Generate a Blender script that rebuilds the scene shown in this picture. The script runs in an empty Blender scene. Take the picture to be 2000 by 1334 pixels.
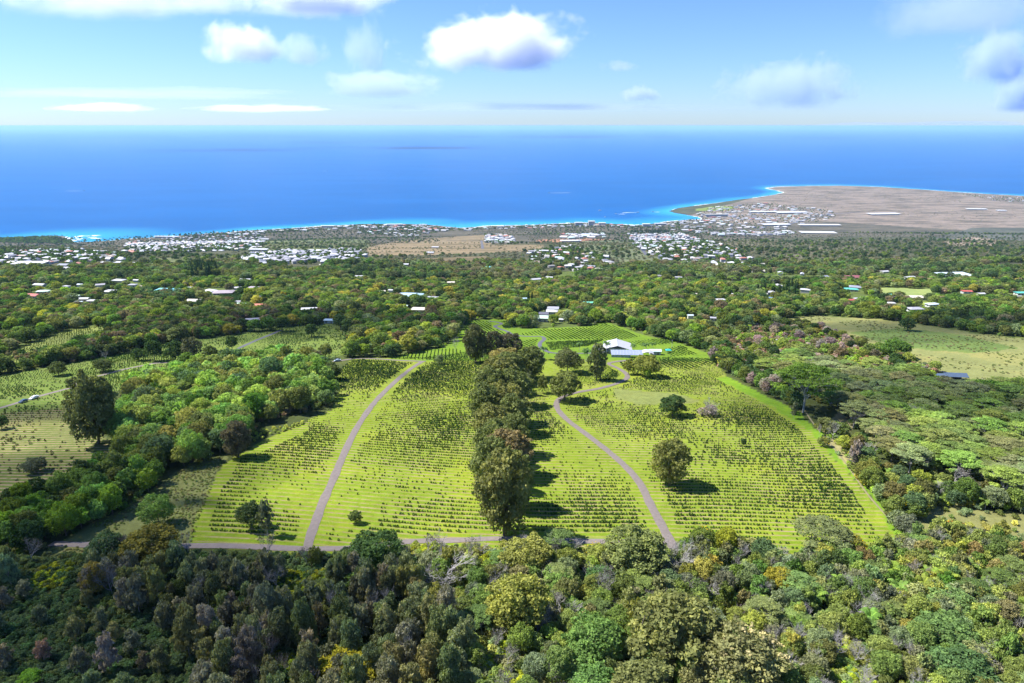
import bpy, math, random
import numpy as np

random.seed(7)
RNG = np.random.default_rng(11)
SC = bpy.context.scene
COL = SC.collection

# ------------------------------------------------------------------ camera
CAMZ = 600.0
PITCH = math.radians(17.55)
FPX = 1333.3                      # focal length in pixels of the 2000 px wide photograph
cam = bpy.data.objects.new('camera', bpy.data.cameras.new('camera'))
COL.objects.link(cam)
cam.location = (0, 0, CAMZ)
cam.rotation_euler = (math.pi / 2 - PITCH, 0, 0)
cam.data.sensor_width = 36.0
cam.data.lens = 24.0
cam.data.clip_start = 0.5
cam.data.clip_end = 400000.0
SC.camera = cam

# ------------------------------------------------------------------ sky, sun, exposure
SUN_EL = math.radians(52.0)
SUN_AZ = math.radians(-78.0)      # clockwise from +Y: the sun stands to the left, a little ahead
world = bpy.data.worlds.new('World')
SC.world = world
world.use_nodes = True
wn = world.node_tree
wn.nodes.clear()
sky = wn.nodes.new('ShaderNodeTexSky')
sky.sky_type = 'NISHITA'
sky.sun_disc = False
sky.sun_elevation = SUN_EL
sky.sun_rotation = SUN_AZ
sky.altitude = 100.0
sky.air_density = 1.0
sky.dust_density = 0.2
sky.ozone_density = 4.0
bg = wn.nodes.new('ShaderNodeBackground')
bg.inputs['Strength'].default_value = 0.075
wo = wn.nodes.new('ShaderNodeOutputWorld')
wb = wn.nodes.new('ShaderNodeMix'); wb.data_type = 'RGBA'; wb.blend_type = 'MULTIPLY'
wb.inputs[0].default_value = 1.0
wb.inputs[7].default_value = (.66, .85, 1.26, 1)      # cool white balance of the photograph
wn.links.new(sky.outputs[0], wb.inputs[6])
wn.links.new(wb.outputs[2], bg.inputs['Color'])
wn.links.new(bg.outputs[0], wo.inputs['Surface'])

SUN_DIR = np.array([math.sin(SUN_AZ) * math.cos(SUN_EL), math.cos(SUN_AZ) * math.cos(SUN_EL), math.sin(SUN_EL)])
sun = bpy.data.objects.new('sun', bpy.data.lights.new('sun', 'SUN'))
COL.objects.link(sun)
sun.data.energy = 5.0
sun.data.angle = math.radians(0.53)
sun.data.color = (1.0, 0.97, 0.91)
from mathutils import Vector, Matrix
sun.rotation_euler = Vector(SUN_DIR).to_track_quat('Z', 'Y').to_euler()
sun.location = (0, 0, 900)

SC.view_settings.view_transform = 'Standard'
SC.view_settings.look = 'None'
SC.view_settings.gamma = 1.0
SC.view_settings.use_curve_mapping = False
SC.view_settings.exposure = 1.05
SC.render.engine = 'CYCLES'
cy = SC.cycles
cy.use_denoising = True
cy.max_bounces = 8
cy.diffuse_bounces = 2
cy.glossy_bounces = 2
cy.transmission_bounces = 3
cy.transparent_max_bounces = 6
cy.volume_bounces = 6
cy.use_adaptive_sampling = True
cy.adaptive_threshold = 0.02
cy.sample_clamp_indirect = 4.0

# ------------------------------------------------------------------ projection and terrain
CP, SP = math.cos(PITCH), math.sin(PITCH)


def sstep(a, b, x):
    t = np.clip((x - a) / (b - a), 0, 1)
    return t * t * (3 - 2 * t)


def ray(px, py):
    """direction of photo pixels (vectorised)"""
    px = np.asarray(px, float); py = np.asarray(py, float)
    u = (px - 1000) / FPX; v = (667 - py) / FPX
    return np.stack([u, CP + v * SP, -SP + v * CP], -1)


def proj(x, y, z):
    """world -> photo pixel and depth"""
    x = np.asarray(x, float); y = np.asarray(y, float); z = np.asarray(z, float) - CAMZ
    d = np.maximum(y * CP - z * SP, 1e-3)
    up = y * SP + z * CP
    return 1000 + FPX * x / d, 667 - FPX * up / d, d


def sea_pt(px, py):
    r = ray(px, py)
    t = -CAMZ / r[..., 2]
    return r[..., 0] * t, r[..., 1] * t


COAST = [(-700, 478), (-200, 470), (0, 467), (60, 462), (105, 460), (125, 461), (138, 470), (150, 473), (200, 471),
         (260, 466), (350, 460), (440, 454), (500, 449), (560, 446), (640, 441), (700, 437.5), (760, 437), (830, 438),
         (870, 442), (900, 445), (930, 443), (960, 441), (1010, 440), (1060, 438), (1110, 436), (1140, 434.5),
         (1200, 437), (1240, 440), (1265, 438), (1300, 433), (1340, 430), (1372, 428), (1366, 424), (1345, 420.5),
         (1318, 416), (1306, 412.5), (1325, 406), (1370, 400), (1400, 396), (1440, 390), (1480, 385.5), (1510, 380.5),
         (1532, 376), (1515, 372), (1495, 367.5), (1520, 364.5), (1580, 363.2), (1640, 362.4), (1720, 365), (1800, 370),
         (1880, 376), (1950, 380), (2000, 382.5), (2300, 394), (2800, 405)]
cw = np.array([sea_pt(a, b) for a, b in COAST])
LANDPOLY = np.vstack([cw, [[9000, 500], [9000, -400], [-6000, -400], [-6000, 2500]]])


def inpoly(px, py, poly):
    poly = np.asarray(poly, float)
    x0, y0 = poly[:, 0], poly[:, 1]
    x1, y1 = np.roll(x0, -1), np.roll(y0, -1)
    ins = np.zeros(np.shape(px), bool)
    for a, b, c, d in zip(x0, y0, x1, y1):
        if b == d:
            continue
        cond = (b > py) != (d > py)
        ins ^= cond & (px < (c - a) * (py - b) / (d - b) + a)
    return ins


def coast_sd(x, y):
    x = np.asarray(x, float); y = np.asarray(y, float)
    dmin = np.full(x.shape, 1e9)
    for (ax, ay), (bx, by) in zip(cw[:-1], cw[1:]):
        vx, vy = bx - ax, by - ay
        t = np.clip(((x - ax) * vx + (y - ay) * vy) / (vx * vx + vy * vy), 0, 1)
        dmin = np.minimum(dmin, np.hypot(x - ax - t * vx, y - ay - t * vy))
    return np.where(inpoly(x, y, LANDPOLY), dmin, -dmin)


def H(x, y):
    x = np.asarray(x, float); y = np.asarray(y, float)
    lin = CAMZ - (95 + 0.123 * y)
    yf = np.interp(x, [-3500, -2600, 0, 1500, 9000], [3420, 3480, 3900, 4000, 4000])
    t = np.clip((y - 1500) / (yf - 1500), 0, 1)
    z15 = CAMZ - (95 + 0.123 * 1500)
    z = np.where(y < 1500, lin, 6 + (z15 - 6) * (1 - t))
    und = 1.0 * np.sin(x / 47 + 1) * np.sin(y / 63 + .5) + 1.6 * np.sin(x / 130 + y / 170)
    und = und + 5.0 * np.sin(x / 310 + .7) * np.sin(y / 260) * sstep(480, 900, y)
    return z + und * (1 - sstep(2300, 3300, y)) * sstep(-50, 120, y)


def HZ(x, y):
    """terrain height including the coast"""
    z = H(x, y)
    far = np.asarray(y) > 2600
    if np.any(far):
        sd = coast_sd(np.asarray(x)[far], np.asarray(y)[far])
        zf = np.where(sd > 0, np.minimum(z[far], 0.3 + sd * 0.05), np.maximum(-9, -0.4 + sd * 0.06))
        z = z.copy(); z[far] = zf
    return z


_YS = np.geomspace(40, 12000, 420)


def G(px, py):
    """photo pixels -> points on the land"""
    px = np.atleast_1d(np.asarray(px, float)); py = np.atleast_1d(np.asarray(py, float))
    r = ray(px, py)
    k = r / r[:, 1:2]
    lo = np.full(px.shape, 40.0); hi = np.full(px.shape, 12000.0); found = np.zeros(px.shape, bool)
    prev = 40.0
    for Y in _YS:
        below = (CAMZ + k[:, 2] * Y) < H(k[:, 0] * Y, np.full(px.shape, Y))
        new = below & ~found
        hi[new] = Y; lo[new] = prev
        found |= below
        prev = Y
    for _ in range(18):
        m = (lo + hi) / 2
        b = (CAMZ + k[:, 2] * m) < H(k[:, 0] * m, m)
        hi = np.where(b, m, hi); lo = np.where(b, lo, m)
    return np.stack([k[:, 0] * hi, hi, H(k[:, 0] * hi, hi)], -1)


def G1(px, py):
    return G([px], [py])[0]


def depth_at(p):
    return proj(p[0], p[1], p[2])[2]


def vnoise(x, y, s, seed=0):
    """smooth value noise, vectorised, 0..1"""
    x = np.asarray(x, float) / s + seed * 17.3; y = np.asarray(y, float) / s + seed * 5.7
    xi = np.floor(x); yi = np.floor(y)
    fx = x - xi; fy = y - yi
    fx = fx * fx * (3 - 2 * fx); fy = fy * fy * (3 - 2 * fy)

    def h(a, b):
        v = np.sin(a * 127.1 + b * 311.7 + seed * 74.7) * 43758.5453
        return v - np.floor(v)
    return (h(xi, yi) * (1 - fx) + h(xi + 1, yi) * fx) * (1 - fy) + (h(xi, yi + 1) * (1 - fx) + h(xi + 1, yi + 1) * fx) * fy


def fbm(x, y, s, seed=0, o=3):
    a = 0; w = 0; k = 1
    for i in range(o):
        a = a + k * vnoise(x, y, s / 2 ** i, seed + i * 3); w += k; k *= .55
    return a / w


# ------------------------------------------------------------------ object helpers
def tag(o, label, cat=None, group=None, kind=None):
    if label: o['label'] = label
    if cat: o['category'] = cat
    if group: o['group'] = group
    if kind: o['kind'] = kind
    return o


def empty(name, loc, rz=0.0):
    o = bpy.data.objects.new(name, None)
    o.empty_display_size = 0.5
    COL.objects.link(o)
    o.location = [float(v) for v in loc]
    o.rotation_euler = (0, 0, float(rz))
    return o


def link(name, mesh, parent=None, mat=None):
    o = bpy.data.objects.new(name, mesh)
    COL.objects.link(o)
    if parent is not None: o.parent = parent
    if mat is not None and not mesh.materials: mesh.materials.append(mat)
    return o


class MB:
    """collects polygons of one part"""
    def __init__(self):
        self.v = []; self.f = []; self.m = []

    def add(self, vs, fs, m=0):
        n = len(self.v)
        self.v += [tuple(map(float, p)) for p in vs]
        self.f += [tuple(i + n for i in f) for f in fs]
        self.m += [m] * len(fs)
        return self

    def box(self, x0, x1, y0, y1, z0, z1, m=0):
        vs = [(x0, y0, z0), (x1, y0, z0), (x1, y1, z0), (x0, y1, z0), (x0, y0, z1), (x1, y0, z1), (x1, y1, z1), (x0, y1, z1)]
        return self.add(vs, [(0, 3, 2, 1), (4, 5, 6, 7), (0, 1, 5, 4), (1, 2, 6, 5), (2, 3, 7, 6), (3, 0, 4, 7)], m)

    def tube(self, pts, rad, n=6, m=0, cap=True):
        pts = [np.array(p, float) for p in pts]
        vs = []
        for i, p in enumerate(pts):
            d = pts[min(i + 1, len(pts) - 1)] - pts[max(i - 1, 0)]
            d = d / (np.linalg.norm(d) + 1e-9)
            a = np.cross(d, [0, 0, 1.0] if abs(d[2]) < .9 else [1.0, 0, 0]); a /= np.linalg.norm(a)
            b = np.cross(d, a)
            for k in range(n):
                t = 2 * math.pi * k / n
                vs.append(p + rad[i] * (math.cos(t) * a + math.sin(t) * b))
        fs = []
        for i in range(len(pts) - 1):
            for k in range(n):
                fs.append((i * n + k, i * n + (k + 1) % n, (i + 1) * n + (k + 1) % n, (i + 1) * n + k))
        if cap:
            fs.append(tuple(range(n - 1, -1, -1)))
            fs.append(tuple((len(pts) - 1) * n + k for k in range(n)))
        return self.add(vs, fs, m)

    def mesh(self, name, mats=()):
        me = bpy.data.meshes.new(name)
        me.from_pydata(self.v, [], self.f)
        for m in mats: me.materials.append(m)
        if len(mats) > 1: me.polygons.foreach_set('material_index', self.m)
        me.update()
        return me

    def build(self, name, mat, parent=None):
        return link(name, self.mesh(name, [mat]), parent)


def np_mesh(name, verts, faces, attrs=None, mats=(), mi=None, smooth=False):
    """verts (n,3); faces (m,k) of one size; attrs name -> (type, array) on points"""
    me = bpy.data.meshes.new(name)
    verts = np.asarray(verts, np.float32); faces = np.asarray(faces, np.int32)
    k = faces.shape[1]
    me.vertices.add(len(verts)); me.vertices.foreach_set('co', verts.ravel())
    me.loops.add(faces.size); me.loops.foreach_set('vertex_index', faces.ravel())
    me.polygons.add(len(faces))
    me.polygons.foreach_set('loop_start', np.arange(0, faces.size, k, dtype=np.int32))
    for m in mats: me.materials.append(m)
    if mi is not None: me.polygons.foreach_set('material_index', np.asarray(mi, np.int32))
    me.polygons.foreach_set('use_smooth', np.full(len(faces), smooth, bool))
    me.update(calc_edges=True)
    for nm, (ty, arr) in (attrs or {}).items():
        a = me.attributes.new(nm, ty, 'POINT')
        arr = np.asarray(arr, np.float32)
        a.data.foreach_set({'FLOAT': 'value', 'FLOAT_COLOR': 'color', 'FLOAT_VECTOR': 'vector'}[ty], arr.ravel())
    return me


# ------------------------------------------------------------------ materials
class NT:
    def __init__(self, name):
        self.m = bpy.data.materials.new(name); self.m.use_nodes = True
        self.t = self.m.node_tree; self.t.nodes.clear()
        self.out = self.t.nodes.new('ShaderNodeOutputMaterial')

    def n(self, ty, **kw):
        nd = self.t.nodes.new(ty)
        for k, v in kw.items(): setattr(nd, k, v)
        return nd

    def l(self, a, b): self.t.links.new(a, b)

    def val(self, sock, v):
        if hasattr(v, 'links') or isinstance(v, bpy.types.NodeSocket): self.l(v, sock)
        else: sock.default_value = v

    def math(self, op, a, b=0.0, c=None, clamp=False):
        nd = self.n('ShaderNodeMath', operation=op, use_clamp=clamp)
        self.val(nd.inputs[0], a); self.val(nd.inputs[1], b)
        if c is not None: self.val(nd.inputs[2], c)
        return nd.outputs[0]

    def mix(self, f, a, b, mode='MIX'):
        nd = self.n('ShaderNodeMix', data_type='RGBA', blend_type=mode)
        self.val(nd.inputs[0], f)
        for s, v in ((nd.inputs[6], a), (nd.inputs[7], b)):
            if isinstance(v, (tuple, list)): v = tuple(v) + (1,) if len(v) == 3 else v
            self.val(s, v)
        return nd.outputs[2]

    def noise(self, vec, scale, detail=3, rough=.55, dist=0.0):
        nd = self.n('ShaderNodeTexNoise')
        if vec is not None: self.l(vec, nd.inputs['Vector'])
        nd.inputs['Scale'].default_value = scale; nd.inputs['Detail'].default_value = detail
        nd.inputs['Roughness'].default_value = rough; nd.inputs['Distortion'].default_value = dist
        return nd.outputs[0]

    def ramp(self, f, a, b):
        nd = self.n('ShaderNodeMapRange', interpolation_type='SMOOTHSTEP')
        self.val(nd.inputs[0], f); nd.inputs[1].default_value = a; nd.inputs[2].default_value = b
        return nd.outputs[0]

    def attr(self, name, ty='GEOMETRY'):
        nd = self.n('ShaderNodeAttribute', attribute_type=ty); nd.attribute_name = name
        return nd


def mat_leaf():
    n = NT('foliage')
    tint = n.attr('tint', 'INSTANCER').outputs['Color']
    lv = n.attr('lv').outputs['Fac']
    k = n.math('MULTIPLY_ADD', lv, 2.3, 1.02)
    c = n.n('ShaderNodeVectorMath', operation='SCALE'); n.l(tint, c.inputs[0]); n.l(k, c.inputs['Scale'])
    warm = n.mix(n.ramp(lv, .55, 1.0), (1, 1, 1), (1.14, 1.05, .85))
    col = n.mix(1.0, c.outputs[0], warm, 'MULTIPLY')
    d = n.n('ShaderNodeBsdfDiffuse'); n.l(col, d.inputs['Color'])
    t = n.n('ShaderNodeBsdfTranslucent'); n.l(n.mix(1.0, col, (1.1, 1.15, .6), 'MULTIPLY'), t.inputs['Color'])
    mx = n.n('ShaderNodeMixShader'); mx.inputs[0].default_value = .34
    n.l(d.outputs[0], mx.inputs[1]); n.l(t.outputs[0], mx.inputs[2])
    n.l(mx.outputs[0], n.out.inputs['Surface'])
    return n.m


def mat_plain(name, col, rough=.8, var=.25, scale=2.0, spec=.2, metallic=0.0):
    n = NT(name)
    geo = n.n('ShaderNodeNewGeometry')
    f = n.noise(geo.outputs['Position'], scale, 4)
    oi = n.n('ShaderNodeObjectInfo')
    k = n.math('MULTIPLY_ADD', n.math('ADD', f, n.math('MULTIPLY', oi.outputs['Random'], .3)), 2 * var, 1 - var * 1.3)
    c = n.n('ShaderNodeVectorMath', operation='SCALE'); c.inputs[0].default_value = col[:3]; n.l(k, c.inputs['Scale'])
    p = n.n('ShaderNodeBsdfPrincipled')
    n.l(c.outputs[0], p.inputs['Base Color']); p.inputs['Roughness'].default_value = rough
    p.inputs['Specular IOR Level'].default_value = spec; p.inputs['Metallic'].default_value = metallic
    n.l(p.outputs[0], n.out.inputs['Surface'])
    return n.m


def mat_tint(name, rough=.6, spec=.3):
    n = NT(name)
    tint = n.attr('tint', 'INSTANCER').outputs['Color']
    geo = n.n('ShaderNodeNewGeometry')
    f = n.noise(geo.outputs['Position'], .8, 3)
    c = n.n('ShaderNodeVectorMath', operation='SCALE'); n.l(tint, c.inputs[0]); n.l(n.math('MULTIPLY_ADD', f, .35, .82), c.inputs['Scale'])
    p = n.n('ShaderNodeBsdfPrincipled'); n.l(c.outputs[0], p.inputs['Base Color'])
    p.inputs['Roughness'].default_value = rough; p.inputs['Specular IOR Level'].default_value = spec
    n.l(p.outputs[0], n.out.inputs['Surface'])
    return n.m


def mat_ground():
    n = NT('ground_cover')
    geo = n.n('ShaderNodeNewGeometry'); P = geo.outputs['Position']
    cv = n.attr('cover'); base = cv.outputs['Color']
    fld = n.attr('field').outputs['Fac']; rowc = n.attr('rowc').outputs['Fac']; dry = n.attr('dry').outputs['Fac']
    n1 = n.noise(P, .035, 5, .6); n2 = n.noise(P, .35, 4, .6); n3 = n.noise(P, 2.2, 3, .6); n4 = n.noise(P, .012, 4, .6)
    k = n.math('ADD', n.math('MULTIPLY_ADD', n1, .7, .25), n.math('MULTIPLY_ADD', n2, .8, -.0))
    k = n.math('ADD', k, n.math('MULTIPLY_ADD', n3, .6, -.30))
    c = n.n('ShaderNodeVectorMath', operation='SCALE'); n.l(base, c.inputs[0]); n.l(k, c.inputs['Scale'])
    # patches of yellower, drier growth
    col = n.mix(n.math('MULTIPLY', n.ramp(n1, .48, .68), .35), c.outputs[0], n.mix(1.0, c.outputs[0], (1.35, 1.05, .9), 'MULTIPLY'))
    # bare soil along the planted rows and terrace lips
    fr = n.math('FRACT', rowc)
    line = n.math('MULTIPLY', n.ramp(fr, .60, .70), n.math('SUBTRACT', 1.0, n.ramp(fr, .84, .95)))
    patch = n.ramp(n.noise(P, .06, 4, .65), .42, .62)
    brk = n.ramp(n.noise(P, .55, 3, .6), .30, .52)
    soil = n.math('MULTIPLY', n.math('MULTIPLY', line, fld), n.math('MULTIPLY', brk, n.math('MULTIPLY_ADD', patch, .6, .4)))
    soilc = n.mix(n.noise(P, .09, 3), (.17, .105, .06), (.40, .32, .20))
    col = n.mix(n.math('MULTIPLY', soil, .85), col, soilc)
    # lush strip just above each row
    lush = n.math('MULTIPLY', n.math('MULTIPLY', n.ramp(fr, .05, .25), n.math('SUBTRACT', 1.0, n.ramp(fr, .40, .6))), fld)
    col = n.mix(n.math('MULTIPLY', lush, .6), col, n.mix(1.0, col, (.72, .98, .6), 'MULTIPLY'))
    # scuffed spots in the fields
    sp = n.math('MULTIPLY', n.ramp(n.noise(P, .16, 3, .7, .8), .68, .78), fld)
    col = n.mix(n.math('MULTIPLY', sp, .5), col, (.20, .15, .06))
    # dry land: darker lava and scrub streaks
    mp = n.n('ShaderNodeMapping'); n.l(P, mp.inputs['Vector']); mp.inputs['Scale'].default_value = (.0035, .012, .01)
    st = n.ramp(n.noise(mp.outputs[0], 1.0, 6, .65), .42, .62)
    col = n.mix(n.math('MULTIPLY', n.math('MULTIPLY', dry, st), .8), col, n.mix(1.0, col, (.40, .44, .42), 'MULTIPLY'))
    bmp = n.n('ShaderNodeBump'); bmp.inputs['Strength'].default_value = .8; bmp.inputs['Distance'].default_value = .35
    hgt = n.math('ADD', n.math('MULTIPLY', n2, 1.0), n.math('MULTIPLY', n3, .5))
    n.l(hgt, bmp.inputs['Height'])
    d = n.n('ShaderNodeBsdfDiffuse'); n.l(col, d.inputs['Color']); n.l(bmp.outputs[0], d.inputs['Normal'])
    n.l(d.outputs[0], n.out.inputs['Surface'])
    return n.m


def mat_sea():
    n = NT('sea_water')
    geo = n.n('ShaderNodeNewGeometry'); P = geo.outputs['Position']
    sh = n.attr('shallow').outputs['Fac']
    mp = n.n('ShaderNodeMapping'); n.l(P, mp.inputs['Vector']); mp.inputs['Scale'].default_value = (.0006, .0016, 1)
    f = n.noise(mp.outputs[0], 1.0, 6, .6)
    mp2 = n.n('ShaderNodeMapping'); n.l(P, mp2.inputs['Vector']); mp2.inputs['Scale'].default_value = (.004, .018, 1)
    f2 = n.noise(mp2.outputs[0], 1.0, 5, .65)
    deep = n.mix(n.ramp(f, .35, .65), (.002, .075, .245), (.003, .088, .28))
    deep = n.mix(n.math('MULTIPLY', n.ramp(f2, .52, .72), .35), deep, (.005, .10, .31))
    col = n.mix(sh, deep, (.03, .30, .50))
    p = n.n('ShaderNodeBsdfPrincipled'); n.l(col, p.inputs['Base Color'])
    p.inputs['Roughness'].default_value = .35; p.inputs['IOR'].default_value = 1.33
    p.inputs['Specular IOR Level'].default_value = .03
    b = n.n('ShaderNodeBump'); b.inputs['Strength'].default_value = .35; b.inputs['Distance'].default_value = 3.0
    n.l(f2, b.inputs['Height']); n.l(b.outputs[0], p.inputs['Normal'])
    n.l(p.outputs[0], n.out.inputs['Surface'])
    return n.m


M = {}
M['leaf'] = mat_leaf()
M['bark'] = mat_plain('bark', (.16, .13, .10), .9, .3, 1.5)
M['bark_pale'] = mat_plain('pale_bark', (.36, .34, .32), .9, .25, 1.5)
M['ground'] = mat_ground()
M['sea'] = mat_sea()
M['road'] = mat_plain('gravel_track', (.185, .155, .138), .95, .3, .9)
M['asphalt'] = mat_plain('asphalt', (.10, .10, .115), .9, .25, .8)
M['dirt'] = mat_plain('dirt_track', (.19, .165, .09), .95, .3, .6)
M['white'] = mat_plain('white_paint', (.44, .44, .45), .5, .12, .6)
M['cream'] = mat_plain('cream_wall', (.62, .58, .50), .7, .12, .7)
M['roof'] = mat_tint('painted_roof', .55, .3)
M['wall'] = mat_tint('painted_wall', .75, .2)
M['metal'] = mat_plain('galvanised_metal', (.48, .50, .53), .4, .15, .9, .4)
M['glass'] = mat_plain('window_glass', (.05, .07, .09), .15, .2, .5, .6)
M['poly'] = mat_plain('polycarbonate', (.26, .30, .40), .3, .2, .8, .4)
M['foam'] = mat_plain('sea_foam', (.78, .82, .84), .8, .2, .05)
M['rubber'] = mat_plain('rubber', (.03, .03, .03), .9, .2, 3)

# ------------------------------------------------------------------ land cover regions, outlined in photo pixels
FIELD = [(368, 1066), (400, 970), (440, 902), (530, 852), (650, 797), (662, 760), (640, 742), (690, 700), (830, 698), (905, 688),
         (1060, 688), (1180, 700), (1280, 698), (1392, 700), (1420, 735), (1500, 780), (1560, 812), (1620, 885), (1680, 955),
         (1775, 1060), (1760, 1085), (1500, 1090), (1320, 1080), (1000, 1075), (600, 1085)]
UPPER = [(755, 702), (790, 690), (870, 678), (900, 645), (918, 625), (985, 622), (1005, 640), (1060, 642), (1150, 636), (1182, 629),
         (1215, 638), (1260, 655), (1330, 670), (1385, 690), (1395, 705), (1280, 705), (1060, 700), (905, 705)]
LEFTF = [(-60, 812), (-60, 745), (130, 712), (240, 690), (330, 670), (450, 655), (560, 638), (640, 634), (690, 660), (680, 690), (640, 702),
         (540, 714), (420, 720), (350, 715), (280, 745), (230, 765), (150, 795)]
LEFTU = [(-60, 735), (-20, 705), (60, 668), (130, 645), (200, 636), (255, 638), (180, 672), (100, 700), (40, 722)]
LEFTUU = [(-40, 660), (40, 642), (95, 632), (100, 640), (30, 660), (-40, 680)]
TERR = [(-60, 812), (150, 795), (160, 835), (222, 862), (232, 890), (210, 922), (130, 948), (80, 972), (-60, 1000)]
MEADOW = [(90, 1075), (150, 1040), (250, 990), (300, 955), (345, 925), (375, 905), (440, 890), (410, 960), (372, 1062), (230, 1085)]
RMEAD = [(1470, 628), (1590, 617), (1700, 622), (1790, 632), (1900, 650), (2080, 672), (2080, 790), (1930, 768), (1850, 735), (1770, 702),
         (1700, 684), (1620, 650)]
RNEAR = [(1750, 1012), (1850, 982), (1950, 1000), (2080, 1000), (2080, 1062), (1900, 1068), (1790, 1050)]
COVERS = [
    # polygon, colour, rows strength, dryness
    ([(-3000, 530), (5000, 530), (5000, 340), (-3000, 340)], (.085, .090, .055), 0, .6),
    ([(-3000, 475), (500, 448), (800, 436), (1330, 420), (1500, 395), (1500, 360), (5000, 340), (5000, 468), (1650, 462), (1300, 470), (900, 478), (400, 488), (-3000, 488)], (.115, .105, .080), 0, .8),
    ([(1320, 428), (1500, 378), (1480, 360), (2600, 380), (2600, 455), (1900, 450), (1600, 432), (1480, 440)], (.22, .18, .145), 0, 1),
    ([(1900, 445), (2600, 440), (2600, 475), (1800, 470)], (.10, .105, .085), 0, .6),
    ([(500, 470), (650, 466), (720, 468), (720, 485), (560, 492), (440, 498), (300, 505), (260, 518), (480, 525), (520, 500)], (.125, .145, .07), 0, .2),
    ([(715, 484), (780, 470), (950, 458), (960, 478), (1060, 478), (1060, 490), (840, 498), (720, 499)], (.22, .175, .11), 0, .7),
    ([(820, 505), (950, 500), (960, 512), (860, 516)], (.18, .145, .09), 0, .6),
    ([(1050, 468), (1140, 465), (1200, 468), (1190, 473), (1050, 474)], (.30, .17, .11), 0, .2),
    ([(1115, 472), (1210, 468), (1250, 480), (1300, 510), (1240, 525), (1190, 500), (1120, 485)], (.13, .15, .085), 0, .2),
    ([(1320, 465), (1700, 470), (1700, 500), (1560, 505), (1450, 490)], (.125, .12, .08), 0, .3),
    ([(1135, 494), (1160, 492), (1180, 514), (1140, 507)], (.20, .22, .10), 0, 0),
    ([(1360, 408), (1400, 402), (1440, 404), (1420, 412), (1360, 412)], (.17, .22, .06), 0, 0),
    ([(1530, 520), (1580, 512), (1640, 514), (1630, 522), (1560, 526)], (.24, .20, .13), 0, .2),
    ([(1840, 470), (1900, 462), (1960, 470), (1940, 480), (1860, 480)], (.26, .21, .16), 0, .4),
    ([(355, 541), (440, 540), (465, 546), (420, 550), (355, 546)], (.15, .26, .05), 0, 0),
    ([(90, 568), (170, 566), (178, 574), (110, 580), (95, 586)], (.18, .26, .06), 0, 0),
    ([(1708, 561), (1822, 565), (1818, 580), (1770, 584), (1712, 572)], (.22, .27, .09), .2, 0),
    ([(1770, 588), (1835, 590), (1830, 596), (1775, 594)], (.22, .28, .06), 0, 0),
    ([(1075, 605), (1120, 605), (1125, 618), (1085, 622)], (.17, .25, .05), 0, 0),
    ([(865, 590), (920, 590), (915, 603), (870, 602)], (.15, .24, .04), 0, 0),
    (RMEAD, (.205, .215, .080), 0, .15),
    ([(1660, 650), (1760, 640), (1880, 655), (1990, 680), (1900, 690), (1760, 680)], (.12, .17, .05), 0, 0),
    (LEFTU, (.17, .20, .055), .3, 0),
    (LEFTUU, (.17, .20, .055), .2, 0),
    (LEFTF, (.125, .175, .038), .6, 0),
    (TERR, (.145, .15, .052), 1.9, 0),
    (MEADOW, (.145, .16, .055), 0, 0),
    (FIELD, (.178, .225, .024), 1, 0),
    (UPPER, (.125, .205, .022), .25, 0),
    ([(1195, 760), (1260, 764), (1320, 768), (1375, 784), (1330, 790), (1240, 790), (1205, 778)], (.175, .20, .06), 0, 0),
    ([(1400, 740), (1500, 790), (1570, 832), (1640, 905), (1700, 975), (1760, 1070), (1785, 1070), (1690, 950), (1620, 870), (1565, 808), (1500, 775), (1420, 735)], (.135, .235, .022), 0, 0),
    ([(1690, 930), (1750, 980), (1790, 1050), (1785, 1075), (1740, 1010), (1700, 960)], (.16, .20, .035), 0, 0),
    (RNEAR, (.19, .19, .07), 0, 0),
    ([(1600, 820), (1640, 850), (1700, 905), (1660, 915), (1610, 860)], (.28, .25, .11), 0, 0),
    ([(1620, 820), (1650, 800), (1670, 830), (1650, 850)], (.30, .26, .13), 0, 0),
    ([(930, 1120), (1010, 1180), (1000, 1334), (900, 1334), (960, 1240)], (.25, .30, .02), 0, 0),
    ([(1620, 1260), (1700, 1290), (1720, 1360), (1600, 1360)], (.27, .30, .02), 0, 0),
    ([(1390, 672), (1560, 650), (1600, 690), (1640, 712), (1560, 720), (1470, 700)], (.17, .19, .06), 0, 0),
]


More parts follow.
